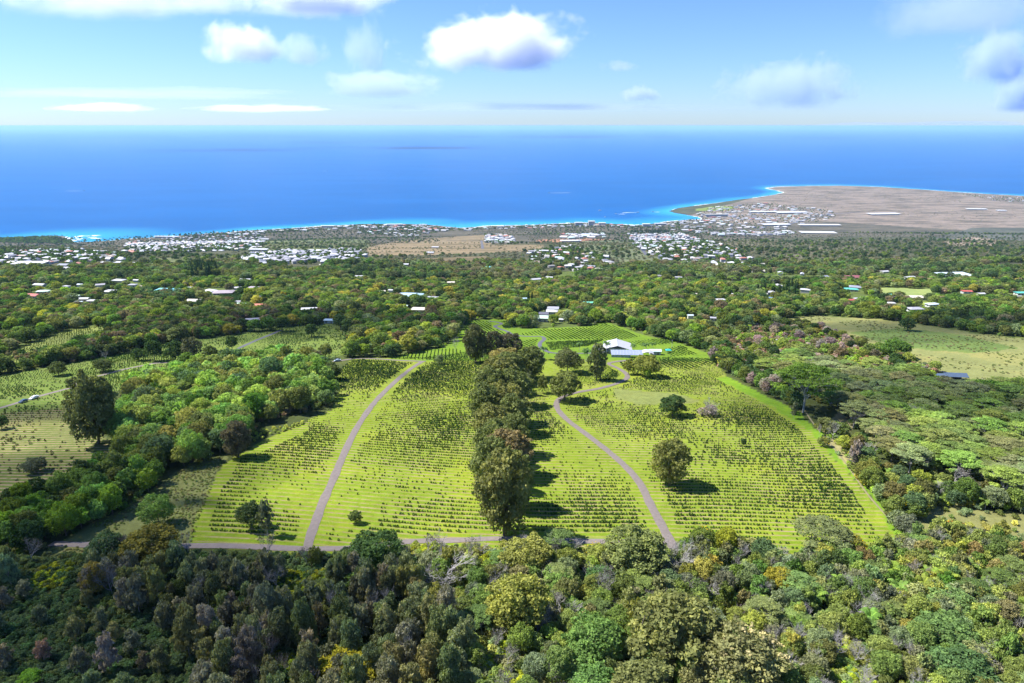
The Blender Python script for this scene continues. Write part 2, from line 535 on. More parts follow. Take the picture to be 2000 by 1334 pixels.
def make_ground():
    ys = [-160.0]
    while ys[-1] < 9500:
        ys.append(ys[-1] + .75 + max(ys[-1], 0) * .0048)
    ys = np.array(ys)
    nx = 640
    u = np.linspace(-1, 1, nx)
    X = u[None, :] * (130 + .93 * np.maximum(ys, 0)[:, None]); Y = np.repeat(ys[:, None], nx, 1)
    Z = HZ(X, Y)
    px, py, _ = proj(X, Y, Z)
    wob = np.minimum(9, 1400 / np.maximum(Y, 60))
    px2 = px + wob * (fbm(X, Y, 9, 1) - .5) * 3; py2 = py + wob * (fbm(X, Y, 9, 2) - .5) * 1.6
    col = np.zeros(X.shape + (4,)); col[...] = (.060, .075, .026, 1)
    k = sstep(380, 480, Y)[..., None]
    col[..., :3] = col[..., :3] * (1 - k) + np.array([.095, .125, .038]) * k
    fld = np.zeros(X.shape); dry = np.zeros(X.shape)
    valid = Y > 45
    for poly, c, r, d in COVERS:
        m = inpoly(px2, py2, poly) & valid
        col[m, :3] = c; fld[m] = r; dry[m] = d
    sd = np.full(X.shape, 1e3); far = Y > 2600
    sd[far] = coast_sd(X[far], Y[far])
    beach = (sd < 16) & (vnoise(X, Y, 260, 4) > .45)
    col[beach, :3] = (.40, .36, .29)
    rock = (sd < 16) & ~beach
    col[rock, :3] = (.07, .065, .06)
    rc = rowcoord(X, Y)
    idx = np.arange(X.size).reshape(X.shape)
    f = np.stack([idx[:-1, :-1], idx[:-1, 1:], idx[1:, 1:], idx[1:, :-1]], -1).reshape(-1, 4)
    me = np_mesh('ground', np.stack([X, Y, Z], -1).reshape(-1, 3), f,
                 {'cover': ('FLOAT_COLOR', col.reshape(-1, 4)), 'field': ('FLOAT', fld.ravel()), 'dry': ('FLOAT', dry.ravel()), 'rowc': ('FLOAT', rc.ravel())},
                 [M['ground']], smooth=True)
    o = link('ground', me)
    tag(o, 'hillside land sloping down to the coast under fields and forest', None, None, 'structure')


ROWS = 2.9


def rowcoord(x, y):
    """contour coordinate of the planted rows (whole numbers are rows)"""
    w = y + 5.0 * np.sin(x / 62 + .6) + 1.8 * np.sin(x / 23 + y / 90) + .06 * x + 1.2 * (fbm(x, y, 60, 9) - .5) * 3
    return w / ROWS


make_ground()


def make_sea():
    ys = [2500.0]
    while ys[-1] < 150000:
        ys.append(ys[-1] + 22 + (ys[-1] - 2500) * .022)
    ys = np.array(ys); nx = 420
    u = np.linspace(-1, 1, nx)
    X = u[None, :] * (400 + 1.05 * ys[:, None]); Y = np.repeat(ys[:, None], nx, 1)
    sd = coast_sd(X, Y)
    s = np.clip(1 - (-sd - 15) / (90 + 260 * vnoise(X, Y, 700, 3)), 0, 1) * (.55 + .45 * vnoise(X, Y, 180, 5))
    # the shallows are widest by the beach on the left
    bx, by = sea_pt(165, 462)
    s = np.maximum(s, .9 * np.clip(1 - np.hypot((X - bx) / 600, (Y - by) / 420), 0, 1))
    s = np.where(sd > 0, 1, s)
    idx = np.arange(X.size).reshape(X.shape)
    f = np.stack([idx[:-1, :-1], idx[:-1, 1:], idx[1:, 1:], idx[1:, :-1]], -1).reshape(-1, 4)
    me = np_mesh('sea', np.stack([X, Y, X * 0], -1).reshape(-1, 3), f, {'shallow': ('FLOAT', s.ravel())}, [M['sea']], smooth=True)
    tag(link('sea', me), 'deep blue open sea reaching to the hazy horizon', None, None, 'structure')


make_sea()


def resample(pts, step):
    pts = np.asarray(pts, float)
    # smooth the polyline (Catmull-Rom), then space evenly
    out = []
    n = len(pts)
    for i in range(n - 1):
        p0, p1, p2, p3 = pts[max(i - 1, 0)], pts[i], pts[i + 1], pts[min(i + 2, n - 1)]
        for t in np.linspace(0, 1, 12, endpoint=False):
            out.append(.5 * ((2 * p1) + (-p0 + p2) * t + (2 * p0 - 5 * p1 + 4 * p2 - p3) * t * t + (-p0 + 3 * p1 - 3 * p2 + p3) * t ** 3))
    out.append(pts[-1]); out = np.array(out)
    d = np.r_[0, np.cumsum(np.hypot(*np.diff(out, axis=0).T))]
    s = np.arange(0, d[-1], step)
    return np.stack([np.interp(s, d, out[:, 0]), np.interp(s, d, out[:, 1])], -1)


ROADS = []


def road(name, px, width, mat, label, lift=.06):
    g = G([p[0] for p in px], [p[1] for p in px])[:, :2]
    c = resample(g, 1.2)
    ROADS.append((c, width))
    d = np.gradient(c, axis=0); d /= np.linalg.norm(d, axis=1)[:, None]
    nrm = np.stack([-d[:, 1], d[:, 0]], -1)
    k = 5
    offs = np.linspace(-.5, .5, k)
    wv = width * (1 + .25 * (vnoise(c[:, 0], c[:, 1], 5, 2) - .5))
    V = []
    for j, o in enumerate(offs):
        p = c + nrm * (o * wv)[:, None]
        z = H(p[:, 0], p[:, 1]) + lift + (.05 if 0 < j < k - 1 else 0)
        V.append(np.c_[p, z])
    V = np.array(V)                       # k, n, 3
    n = len(c); idx = np.arange(k * n).reshape(k, n)
    f = np.stack([idx[:-1, :-1], idx[1:, :-1], idx[1:, 1:], idx[:-1, 1:]], -1).reshape(-1, 4)
    me = np_mesh(name, V.reshape(-1, 3), f[:, ::-1], None, [mat])
    tag(link(name, me), label, None, None, 'structure')


road('farm_track', [(600, 1072), (607, 1045), (617, 1018), (630, 982), (650, 938), (668, 895), (688, 852), (708, 818), (735, 782), (768, 749), (800, 722), (825, 706)], 2.9, M['road'],
     'grey gravel track running straight up the left coffee field')
road('farm_track', [(100, 1062), (190, 1065), (280, 1068), (380, 1066), (470, 1067), (560, 1071), (640, 1072), (710, 1068), (800, 1058), (870, 1056), (980, 1052), (1060, 1055), (1140, 1057), (1230, 1058), (1312, 1062)], 3.0, M['road'],
     'grey gravel track along the near edge of the fields', .09)
road('farm_track', [(1316, 1072), (1296, 1033), (1270, 985), (1250, 945), (1222, 912), (1182, 877), (1142, 846), (1110, 822), (1091, 802), (1087, 788), (1098, 776), (1130, 766), (1170, 759), (1205, 749), (1224, 739), (1222, 729), (1206, 719), (1189, 711), (1200, 707), (1225, 704)], 2.9, M['road'],
     'grey gravel track curving up through the right coffee field', .12)
road('farm_road', [(955, 627), (975, 630), (979, 633), (967, 637), (975, 642), (990, 647), (1003, 654), (1030, 657), (1056, 657), (1063, 662), (1055, 670), (1056, 678), (1070, 687), (1090, 690), (1135, 690), (1180, 689)], 3.0, M['asphalt'],
     'winding paved farm road between the far coffee plots')
road('farm_track', [(-40, 806), (0, 797), (40, 785), (80, 773), (125, 761), (145, 756), (147, 749), (155, 742), (190, 735), (240, 722), (285, 713), (310, 709), (362, 709), (415, 711)], 2.8, M['road'],
     'grey track with two parked cars in the left field')
road('farm_track', [(408, 712), (430, 703), (455, 686), (500, 665), (530, 653), (548, 645)], 2.8, M['asphalt'],
     'dark track climbing to the grey-roofed house on the left')
road('farm_track', [(560, 712), (620, 707), (655, 706), (690, 701), (735, 701), (780, 704), (832, 706)], 2.6, M['road'],
     'track along the far edge of the left coffee field', .09)
road('dirt_track', [(1570, 800), (1588, 826), (1606, 848), (1652, 905), (1692, 962), (1730, 1006), (1752, 1030)], 0.7, M['dirt'],
     'tan dirt path beside the right edge of the field')
road('dirt_track', [(1430, 655), (1470, 655), (1520, 662), (1560, 673), (1592, 684), (1610, 696), (1650, 712), (1700, 726), (1745, 742)], 2.2, M['dirt'],
     'tan dirt track through scrub behind the right field')
road('dirt_track', [(1840, 725), (1870, 737), (1905, 752), (1960, 765)], 2.2, M['road'],
     'grey dirt track beside the blue-roofed shelter')
road('far_road', [(1237, 462), (1246, 478), (1262, 498)], 9, M['asphalt'], 'straight grey road climbing through the far suburb', .25)
road('far_road', [(1145, 497), (1160, 507), (1175, 516)], 6, M['asphalt'], 'short grey road through the pale lot', .25)
road('far_road', [(940, 470), (943, 486)], 8, M['asphalt'], 'short dark road across the dry tan lots', .25)
road('village_road', [(60, 592), (110, 594), (150, 595), (230, 594), (300, 595), (365, 599), (420, 600)], 4.5, M['asphalt'], 'grey village road behind the left houses', .1)
road('far_road', [(1510, 452), (1560, 432), (1610, 420), (1680, 414)], 14, M['asphalt'], 'grey highway crossing the dry plain', .25)
road('farm_lane', [(1188, 689), (1176, 684), (1168, 678), (1172, 674)], 7.0, M['asphalt'], 'dark paved yard beside the white processing shed', .15)

# ------------------------------------------------------------------ plant models (height 1, crown width 1)
def leaves(lobes, n, size, seed, jit=.55, flat=0.0, shell=(.78, 1.04), elong=1.25):
    """leaf-clump faces over a set of ellipsoid lobes: (cx,cy,cz,rx,ry,rz)"""
    r = np.random.default_rng(seed)
    L = np.array(lobes, float)
    area = (L[:, 3] * L[:, 4]) + L[:, 3] * L[:, 5] + L[:, 4] * L[:, 5]
    lobv = r.random(len(L))
    pts = []; nr = []; lv = []
    need = n
    tries = 0
    while need > 0 and tries < 12:
        tries += 1
        k = r.choice(len(L), need * 2, p=area / area.sum())
        d = r.normal(size=(len(k), 3)); d /= np.linalg.norm(d, axis=1)[:, None]
        d[:, 2] = np.where((d[:, 2] < -.3) & (r.random(len(k)) < .6), -d[:, 2], d[:, 2])
        rad = r.uniform(shell[0], shell[1], len(k))
        p = L[k, :3] + d * L[k, 3:6] * rad[:, None]
        # drop faces buried in another lobe
        q = (p[:, None, :] - L[None, :, :3]) / L[None, :, 3:6]
        inside = (np.sum(q * q, -1) < .62).sum(1) - (rad ** 2 < .62)
        ok = inside <= 0
        nn = d / L[k, 3:6]; nn /= np.linalg.norm(nn, axis=1)[:, None]
        p, nn, k2 = p[ok][:need], nn[ok][:need], k[ok][:need]
        pts.append(p); nr.append(nn)
        lv.append(np.clip(.55 * lobv[k2] + .45 * r.random(len(p)), 0, 1))
        need -= len(p)
    p = np.vstack(pts); nn = np.vstack(nr); lv = np.concatenate(lv)
    nn = nn + r.normal(size=nn.shape) * jit; nn[:, 2] += flat
    nn /= np.linalg.norm(nn, axis=1)[:, None]
    a = np.cross(nn, r.normal(size=nn.shape)); a /= np.linalg.norm(a, axis=1)[:, None]
    b = np.cross(nn, a)
    s = (size * r.uniform(.6, 1.35, len(p)))[:, None]
    e = elong
    V = np.stack([p - a * s * e * .5, p + b * s * .42 - a * s * .05, p + a * s * e * .5, p - b * s * .42 + a * s * .05], 1)
    return V.reshape(-1, 3), np.repeat(lv, 4)


def sprigs(lobes, n, rr, seed, up=.25, out=(.85, 1.18)):
    """small leaf clumps standing out from the main lobes"""
    r = np.random.default_rng(seed); L = np.array(lobes, float); res = []
    a = L[:, 3] ** 2
    while len(res) < n:
        k = r.choice(len(L), p=a / a.sum()); d = r.normal(size=3); d /= np.linalg.norm(d)
        d[2] = abs(d[2]) if r.random() < .7 else d[2]
        p = L[k, :3] + d * L[k, 3:6] * r.uniform(*out)
        if (np.sum(((p - L[:, :3]) / L[:, 3:6]) ** 2, 1) < .55).any(): continue
        q = r.uniform(*rr); res.append((p[0], p[1], p[2], q, q, q * r.uniform(.6, .95)))
    return res


def leaf_mesh(name, V, lv):
    f = np.arange(len(V)).reshape(-1, 4)
    return np_mesh(name, V, f, {'lv': ('FLOAT', lv)}, [M['leaf']])


def limb(mb, a, b, ra, rb, r, bend=.08, n=6, seg=4):
    a = np.array(a, float); b = np.array(b, float)
    ln = np.linalg.norm(b - a)
    off = r.normal(size=3) * ln * bend
    pts = []; rad = []
    for i in range(seg + 1):
        t = i / seg
        pts.append(a + (b - a) * t + off * math.sin(math.pi * t)); rad.append(ra + (rb - ra) * t)
    mb.tube(pts, rad, n)


class Proto:
    def __init__(self, key, crown, trunk):
        self.key = key; self.crown = crown; self.trunk = trunk; self._obj = None

    def obj(self):
        """trunk and crown in one mesh, for the uncountable distant growth"""
        if self._obj is None:
            if self.trunk is None:
                me = self.crown
            elif self.crown is None:
                me = self.trunk
            else:
                import bmesh
                bm = bmesh.new(); bm.from_mesh(self.crown)
                nf = len(bm.faces); bm.from_mesh(self.trunk)
                bm.faces.ensure_lookup_table()
                for f in bm.faces[nf:]: f.material_index = 1
                me = bpy.data.meshes.new(self.key + '_whole'); bm.to_mesh(me); bm.free()
                me.materials.append(M['leaf']); me.materials.append(self.trunk.materials[0])
            self._obj = bpy.data.objects.new(self.key, me)
        return self._obj


def trunk_to(lobes, r, base_r=.022, pale=False, fork=.35, nl=7, thin=.25):
    mb = MB()
    L = sorted(lobes, key=lambda q: r.random())[:nl]
    f = np.array([r.normal() * .02, r.normal() * .02, fork])
    limb(mb, (0, 0, -.03), f, base_r * 1.25, base_r * .8, r, .03, 7, 4)
    for q in L:
        limb(mb, f, np.array(q[:3]) + np.array([0, 0, -.02]), base_r * .55, base_r * thin * .6, r, .10, 5, 4)
    return mb.mesh('trunk', [M['bark_pale' if pale else 'bark']])


def broad_lobes(r, n, cz=.56, R=.34, rz=.33, lr=(.13, .22), low=-.75):
    out = [(0, 0, cz, R * .8, R * .8, rz * .85)]
    for i in range(n):
        t = (i + .5) / n
        z = low + (1 - low) * t; a = i * 2.39996 + r.normal() * .35
        w = math.sqrt(max(0, 1 - z * z)) if z > -.2 else math.sqrt(max(0, 1 - z * z)) * .95
        k = r.uniform(*lr)
        rr = R * r.uniform(.82, 1.1)
        out.append((rr * w * math.cos(a), rr * w * math.sin(a), cz + rz * z * r.uniform(.85, 1.08), k, k, k * r.uniform(.7, .95)))
    return out


LODN = {'hi': (6800, .040), 'mid': (1800, .068), 'lo': (320, .14)}


def p_broad(key, seed, lod, **kw):
    r = np.random.default_rng(seed)
    n = {'hi': 26, 'mid': 18, 'lo': 9}[lod]
    lb = broad_lobes(r, n, **kw)
    N, s = LODN[lod]
    base = lb
    if lod == 'hi': lb = lb + sprigs(lb, 110, (.045, .085), seed)
    if lod == 'mid': lb = lb + sprigs(lb, 40, (.06, .10), seed)
    V, lv = leaves(lb, N, s, seed + 1, jit=.7, shell=(.6, 1.1))
    return Proto(key, leaf_mesh('crown', V, lv), trunk_to(base, r) if lod != 'lo' else None)


def p_euca(key, seed, lod):
    r = np.random.default_rng(seed)
    n = {'hi': 48, 'mid': 30}[lod]
    lb = broad_lobes(r, n, cz=.53, R=.37, rz=.41, lr=(.085, .15), low=-.98)[1:]
    lb += broad_lobes(r, n // 3, cz=.58, R=.2, rz=.22, lr=(.09, .14))
    N, s = LODN[lod]
    lb = lb + sprigs(lb, 130 if lod == 'hi' else 50, (.035, .065), seed)
    V, lv = leaves(lb, int(N * 1.35), s * .95, seed + 1, jit=.75, shell=(.6, 1.12))
    return Proto(key, leaf_mesh('crown', V, lv), trunk_to(lb, r, .024, False, .25, 12))


def p_slender(key, seed, lod):
    r = np.random.default_rng(seed)
    lb = []
    n = {'hi': 22, 'mid': 14, 'lo': 7}[lod]
    for i in range(n):
        t = (i + .5) / n
        z = .26 + .68 * t; prof = .36 * math.sin(math.pi * min(1, .18 + .82 * t) ** .8) + .07
        a = i * 2.4 + r.normal() * .4
        k = r.uniform(.16, .27)
        lb.append((prof * math.cos(a) * .75, prof * math.sin(a) * .75, z, k, k, r.uniform(.07, .12)))
    N, s = LODN[lod]
    lb = lb + sprigs(lb, {'hi': 60, 'mid': 24, 'lo': 0}[lod], (.07, .13), seed)
    lb = [(a, b, c, d, e, min(f, .07)) for a, b, c, d, e, f in lb]
    V, lv = leaves(lb, int(N * .8), s * 1.15, seed + 1, jit=.8, elong=1.5, shell=(.55, 1.1))
    V[:, 2] = .5 + (V[:, 2] - .5)
    return Proto(key, leaf_mesh('crown', V, lv), trunk_to(lb, r, .018, True, .35, 6) if lod != 'lo' else None)


def p_umbrella(key, seed, lod):
    r = np.random.default_rng(seed)
    lb = []
    n = {'hi': 58, 'mid': 30, 'lo': 12}[lod]
    for i in range(n):
        rr = .46 * math.sqrt((i + .5) / n) * r.uniform(.9, 1.06); a = i * 2.39996 + r.normal() * .3
        z = .93 - .62 * rr * rr * 1.9 + r.normal() * .035
        if i % 4 == 3: z -= r.uniform(.10, .24)
        k = r.uniform(.065, .12)
        lb.append((rr * math.cos(a), rr * math.sin(a), z, k * 1.15, k * 1.15, k * .30))
    N, s = LODN[lod]
    V, lv = leaves(lb, int(N * .8), s * .75, seed + 1, jit=.42, flat=.55, shell=(.45, 1.05))
    mb = MB()
    if lod != 'lo':
        f = np.array([0, 0, .30])
        limb(mb, (0, 0, -.03), f, .019, .014, r, .05, 7, 4)
        for j in range(6):
            a = j * 1.05 + r.normal() * .2
            m = np.array([.2 * math.cos(a), .2 * math.sin(a), .60 + r.normal() * .05])
            limb(mb, f, m, .010, .007, r, .10, 6, 5)
            for q in range(5):
                b = a + r.normal() * .55; rr = r.uniform(.28, .46)
                e = np.array([rr * math.cos(b), rr * math.sin(b), .93 - 1.15 * rr * rr + r.normal() * .02])
                limb(mb, m, e, .0055, .0018, r, .08, 4, 4)
    return Proto(key, leaf_mesh('crown', V, lv), mb.mesh('trunk', [M['bark_pale']]) if mb.v else None)


def p_bare(key, seed, wide=.5, leafy=0):
    r = np.random.default_rng(seed)
    mb = MB()
    tips = []

    def grow(p, d, ln, rad, lvl):
        e = p + d * ln
        limb(mb, p, e, rad, rad * .6, r, .09, 5 if lvl < 2 else 3, 3)
        if lvl >= 5:
            tips.append(e); return
        for k in range((3 if lvl < 4 else 2) if lvl else 5):
            nd = d + r.normal(size=3) * (.55 if lvl else .62) * (wide / .5); nd[2] = nd[2] * .6 + .45
            nd /= np.linalg.norm(nd)
            grow(p + d * ln * r.uniform(.6, 1.0), nd, ln * r.uniform(.62, .85), rad * .60, lvl + 1)
    grow(np.array([0, 0, -.02]), np.array([.02, .01, 1.0]), .26, .0125, 0)
    V = np.array(mb.v)
    w = np.percentile(np.abs(V[:, :2]), 97) * 2; h = V[:, 2].max()
    V[:, :2] /= w; V[:, 2] = np.where(V[:, 2] > 0, V[:, 2] / h, V[:, 2])
    mb.v = [tuple(q) for q in V]
    crown = None
    if leafy:
        T = np.array(tips); T[:, :2] /= w; T[:, 2] /= h
        lb = [(t[0], t[1], t[2], .04, .04, .03) for t in T[::2]]
        A, lv = leaves(lb, leafy, .04, seed)
        crown = leaf_mesh('crown', A, lv)
    return Proto(key, crown, mb.mesh('trunk', [M['bark_pale']]))


def p_conifer(key, seed, lod, wid=.5):
    r = np.random.default_rng(seed)
    lb = []
    for i in range(16):
        t = (i + .5) / 16
        k = .46 * (1 - t) ** .7 + .05
        lb.append((r.normal() * .03, r.normal() * .03, .1 + .86 * t, k, k, .07))
    N, s = LODN[lod]
    V, lv = leaves(lb, int(N * .7), s * 1.1, seed, jit=.6, elong=1.6)
    mb = MB(); mb.tube([(0, 0, -.03), (0, 0, .5)], [.03, .015], 6)
    return Proto(key, leaf_mesh('crown', V, lv), mb.mesh('trunk', [M['bark']]))


def frond(r, a, ln, rise, droop, w, cols, seg=7):
    """one arching frond made of leaflet faces"""
    V = []; lv = []
    c = np.array([math.cos(a), math.sin(a), 0]); sd = np.array([-math.sin(a), math.cos(a), 0])
    pts = [c * ln * t + np.array([0, 0, rise * math.sin(t * 1.8) - droop * t * t]) for t in np.linspace(0, 1, seg + 1)]
    v0 = r.random()
    for i in range(seg):
        p, q = pts[i], pts[i + 1]
        wi = w * math.sin(math.pi * (.12 + .86 * (i + .5) / seg)) + .01
        for s in (-1, 1):
            tip = (p + q) / 2 + sd * s * wi + (q - p) * .6 + np.array([0, 0, -wi * .35])
            V += [p, q, tip, tip - (q - p) * .75]
            lv += [np.clip(.5 * v0 + .5 * r.random(), 0, 1)] * 4
    return V, lv


def p_palm(key, seed, trunk_h=.72, nf=16, ln=.5, w=.10, tr=.018):
    r = np.random.default_rng(seed)
    V = []; lv = []
    for i in range(nf):
        a = i * 2.39996 + r.normal() * .1; k = r.random()
        v, l = frond(r, a, ln * r.uniform(.85, 1.05), (1 - trunk_h) * r.uniform(.35, 1.0), (1 - trunk_h) * (.3 + .9 * k), w, None)
        V += [q + np.array([0, 0, trunk_h]) for q in v]; lv += l
    mb = MB()
    mb.tube([(0, 0, -.03), (.01, .0, trunk_h * .35), (.0, .01, trunk_h * .7), (0, 0, trunk_h)], [tr * 1.3, tr, tr * .9, tr * .8], 7)
    return Proto(key, leaf_mesh('crown', np.array(V), np.array(lv)), mb.mesh('trunk', [M['bark_pale']]))


def p_shrub(key, seed, lod):
    r = np.random.default_rng(seed)
    n = {'hi': 16, 'mid': 10, 'lo': 5}[lod]
    lb = [(0, 0, .38, .34, .34, .40)]
    for i in range(n):
        a = i * 2.4 + r.normal() * .3; rr = .38 * math.sqrt((i + .5) / n)
        k = r.uniform(.15, .24)
        lb.append((rr * math.cos(a), rr * math.sin(a), .70 - 1.6 * rr * rr + r.normal() * .08, k, k, k * r.uniform(.9, 1.3)))
    N, s = {'hi': (1500, .07), 'mid': (520, .11), 'lo': (130, .2)}[lod]
    V, lv = leaves(lb, N, s, seed)
    V[:, 2] = np.maximum(V[:, 2], -.04)
    return Proto(key, leaf_mesh('shrub', V, lv), None)


def p_coffee(key, seed, n=110):
    r = np.random.default_rng(seed)
    lb = []
    for i in range(7):
        t = i / 6
        k = .40 * (1 - t) ** .6 + .12
        lb.append((r.normal() * .10, r.normal() * .10, .18 + .66 * t, k, k, .16))
    V, lv = leaves(lb, n, .22, seed, jit=.6, elong=1.5)
    V[:, :2] *= .85
    return Proto(key, leaf_mesh('coffee_bush', V, lv), None)


def blossom_mesh(seed):
    r = np.random.default_rng(seed)
    lb = [l for l in sprigs(broad_lobes(r, 26), 160, (.02, .04), seed, out=(1.0, 1.15)) if l[2] > .55 and l[0] < .25][:46]
    V, lv = leaves(lb, 520, .026, seed)
    return leaf_mesh('blossom', V, lv)


PR = {
    'broadleaf': {'hi': [p_broad('broad_h%d' % i, 20 + i, 'hi') for i in range(4)] + [p_broad('broad_h4', 26, 'hi', cz=.55, R=.36, rz=.36)],
                  'mid': [p_broad('broad_m%d' % i, 40 + i, 'mid') for i in range(4)] + [p_broad('broad_m4', 46, 'mid', cz=.52, R=.36, rz=.40)],
                  'lo': [p_broad('broad_l%d' % i, 60 + i, 'lo', cz=.52, rz=.36) for i in range(4)]},
    'eucalyptus': {'hi': [p_euca('euca_h%d' % i, 80 + i, 'hi') for i in range(4)], 'mid': [p_euca('euca_m%d' % i, 90 + i, 'mid') for i in range(2)]},
    'slender': {'hi': [p_slender('slender_h%d' % i, 100 + i, 'hi') for i in range(4)], 'mid': [p_slender('slender_m%d' % i, 110 + i, 'mid') for i in range(4)],
                'lo': [p_slender('slender_l%d' % i, 120 + i, 'lo') for i in range(2)]},
    'umbrella': {'hi': [p_umbrella('umbrella_h%d' % i, 130 + i, 'hi') for i in range(4)], 'mid': [p_umbrella('umbrella_m%d' % i, 140 + i, 'mid') for i in range(3)],
                 'lo': [p_umbrella('umbrella_l%d' % i, 150 + i, 'lo') for i in range(2)]},
    'bare': {'hi': [p_bare('bare_h%d' % i, 160 + i, .4 + .12 * i) for i in range(4)] + [p_bare('bare_h%d' % (i + 4), 164 + i, .4 + .15 * i, 260) for i in range(2)]},
    'conifer': {'mid': [p_conifer('conifer_m%d' % i, 170 + i, 'mid') for i in range(2)]},
    'palm': {'hi': [p_palm('palm_h%d' % i, 180 + i) for i in range(3)]},
    'fern': {'hi': [p_palm('fern_h%d' % i, 190 + i, .55, 15, .55, .13, .022) for i in range(3)]},
    'shrub': {'hi': [p_shrub('shrub_h%d' % i, 200 + i, 'hi') for i in range(4)], 'mid': [p_shrub('shrub_m%d' % i, 210 + i, 'mid') for i in range(4)],
              'lo': [p_shrub('shrub_l%d' % i, 220 + i, 'lo') for i in range(3)]},
    'coffee': {'hi': [p_coffee('coffee_h%d' % i, 230 + i) for i in range(4)]},
}

# ------------------------------------------------------------------ buildings
BLOCK = []            # (x, y, radius) kept clear of trees


def block(x, y, r): BLOCK.append((float(x), float(y), float(r)))


def unit_wall():
    return MB().box(-.5, .5, -.5, .5, -.6, 1).mesh('wall', [M['wall']])


def unit_roof(kind):
    mb = MB(); o = .58; t = .10
    if kind == 'gable':
        v = [(-o, -o, -t), (o, -o, -t), (o, o, -t), (-o, o, -t), (-o, -o, 0), (o, -o, 0), (o, o, 0), (-o, o, 0), (-o, 0, 1), (o, 0, 1)]
        f = [(0, 3, 2, 1), (0, 1, 5, 4), (1, 2, 6, 5), (2, 3, 7, 6), (3, 0, 4, 7), (4, 5, 9, 8), (6, 7, 8, 9), (5, 6, 9), (7, 4, 8)]
    elif kind == 'hip':
        v = [(-o, -o, -t), (o, -o, -t), (o, o, -t), (-o, o, -t), (-o, -o, 0), (o, -o, 0), (o, o, 0), (-o, o, 0), (-.22, 0, 1), (.22, 0, 1)]
        f = [(0, 3, 2, 1), (0, 1, 5, 4), (1, 2, 6, 5), (2, 3, 7, 6), (3, 0, 4, 7), (4, 5, 9, 8), (6, 7, 8, 9), (5, 6, 9), (7, 4, 8)]
    else:
        v = [(-o, -o, -t), (o, -o, -t), (o, o, -t), (-o, o, -t), (-o, -o, .08), (o, -o, .08), (o, o, .3), (-o, o, .3)]
        f = [(0, 3, 2, 1), (0, 1, 5, 4), (1, 2, 6, 5), (2, 3, 7, 6), (3, 0, 4, 7), (4, 5, 6, 7)]
    return mb.add(v, f).mesh('roof', [M['roof']])


UW = unit_wall()
UR = {k: unit_roof(k) for k in ('gable', 'hip', 'flat')}
UWIN = MB().box(-.5, .5, -.06, .06, 0, 1).mesh('window', [M['glass']])
UDOOR = MB().box(-.5, .5, -.07, .07, 0, 1).mesh('door', [M['bark']])


def house(name, x, y, w, d, h, rh, rz, roof, wall, kind, label, cat='house', group=None, detail=False, z=None):
    z = float(H(x, y)) if z is None else z
    e = empty(name, (x, y, z), rz)
    tag(e, label, cat, group)
    a = link('wall', UW, e); a.scale = (w, d, h); a['tint'] = list(wall)
    b = link('roof', UR[kind], e); b.scale = (w, d, rh); b.location = (0, 0, h + rh * .1); b['tint'] = list(roof)
    if detail:
        n = max(2, int(w / 3.5))
        for i in range(n):
            wx = -w / 2 + w * (i + .5) / n
            for s in (-1, 1):
                if s == -1 and i == n // 2:
                    q = link('door', UDOOR, e); q.scale = (1.0, 1, h * .72); q.location = (wx, -d / 2, .02)
                else:
                    q = link('window', UWIN, e); q.scale = (1.4, 1, h * .4); q.location = (wx, s * d / 2, h * .38)
        for s in (-1, 1):
            q = link('window', UWIN, e); q.scale = (1.4, 1, h * .4); q.location = (s * w / 2, 0, h * .38); q.rotation_euler = (0, 0, math.pi / 2)
    block(x, y, max(w, d) * .75)
    # keep the line of sight to the roof clear, as the gardens around the houses do
    L = math.hypot(x, y)
    for k in range(1, 6):
        block(x - x / L * 7.0 * k, y - y / L * 7.0 * k, max(w, d) * .5)
    return e


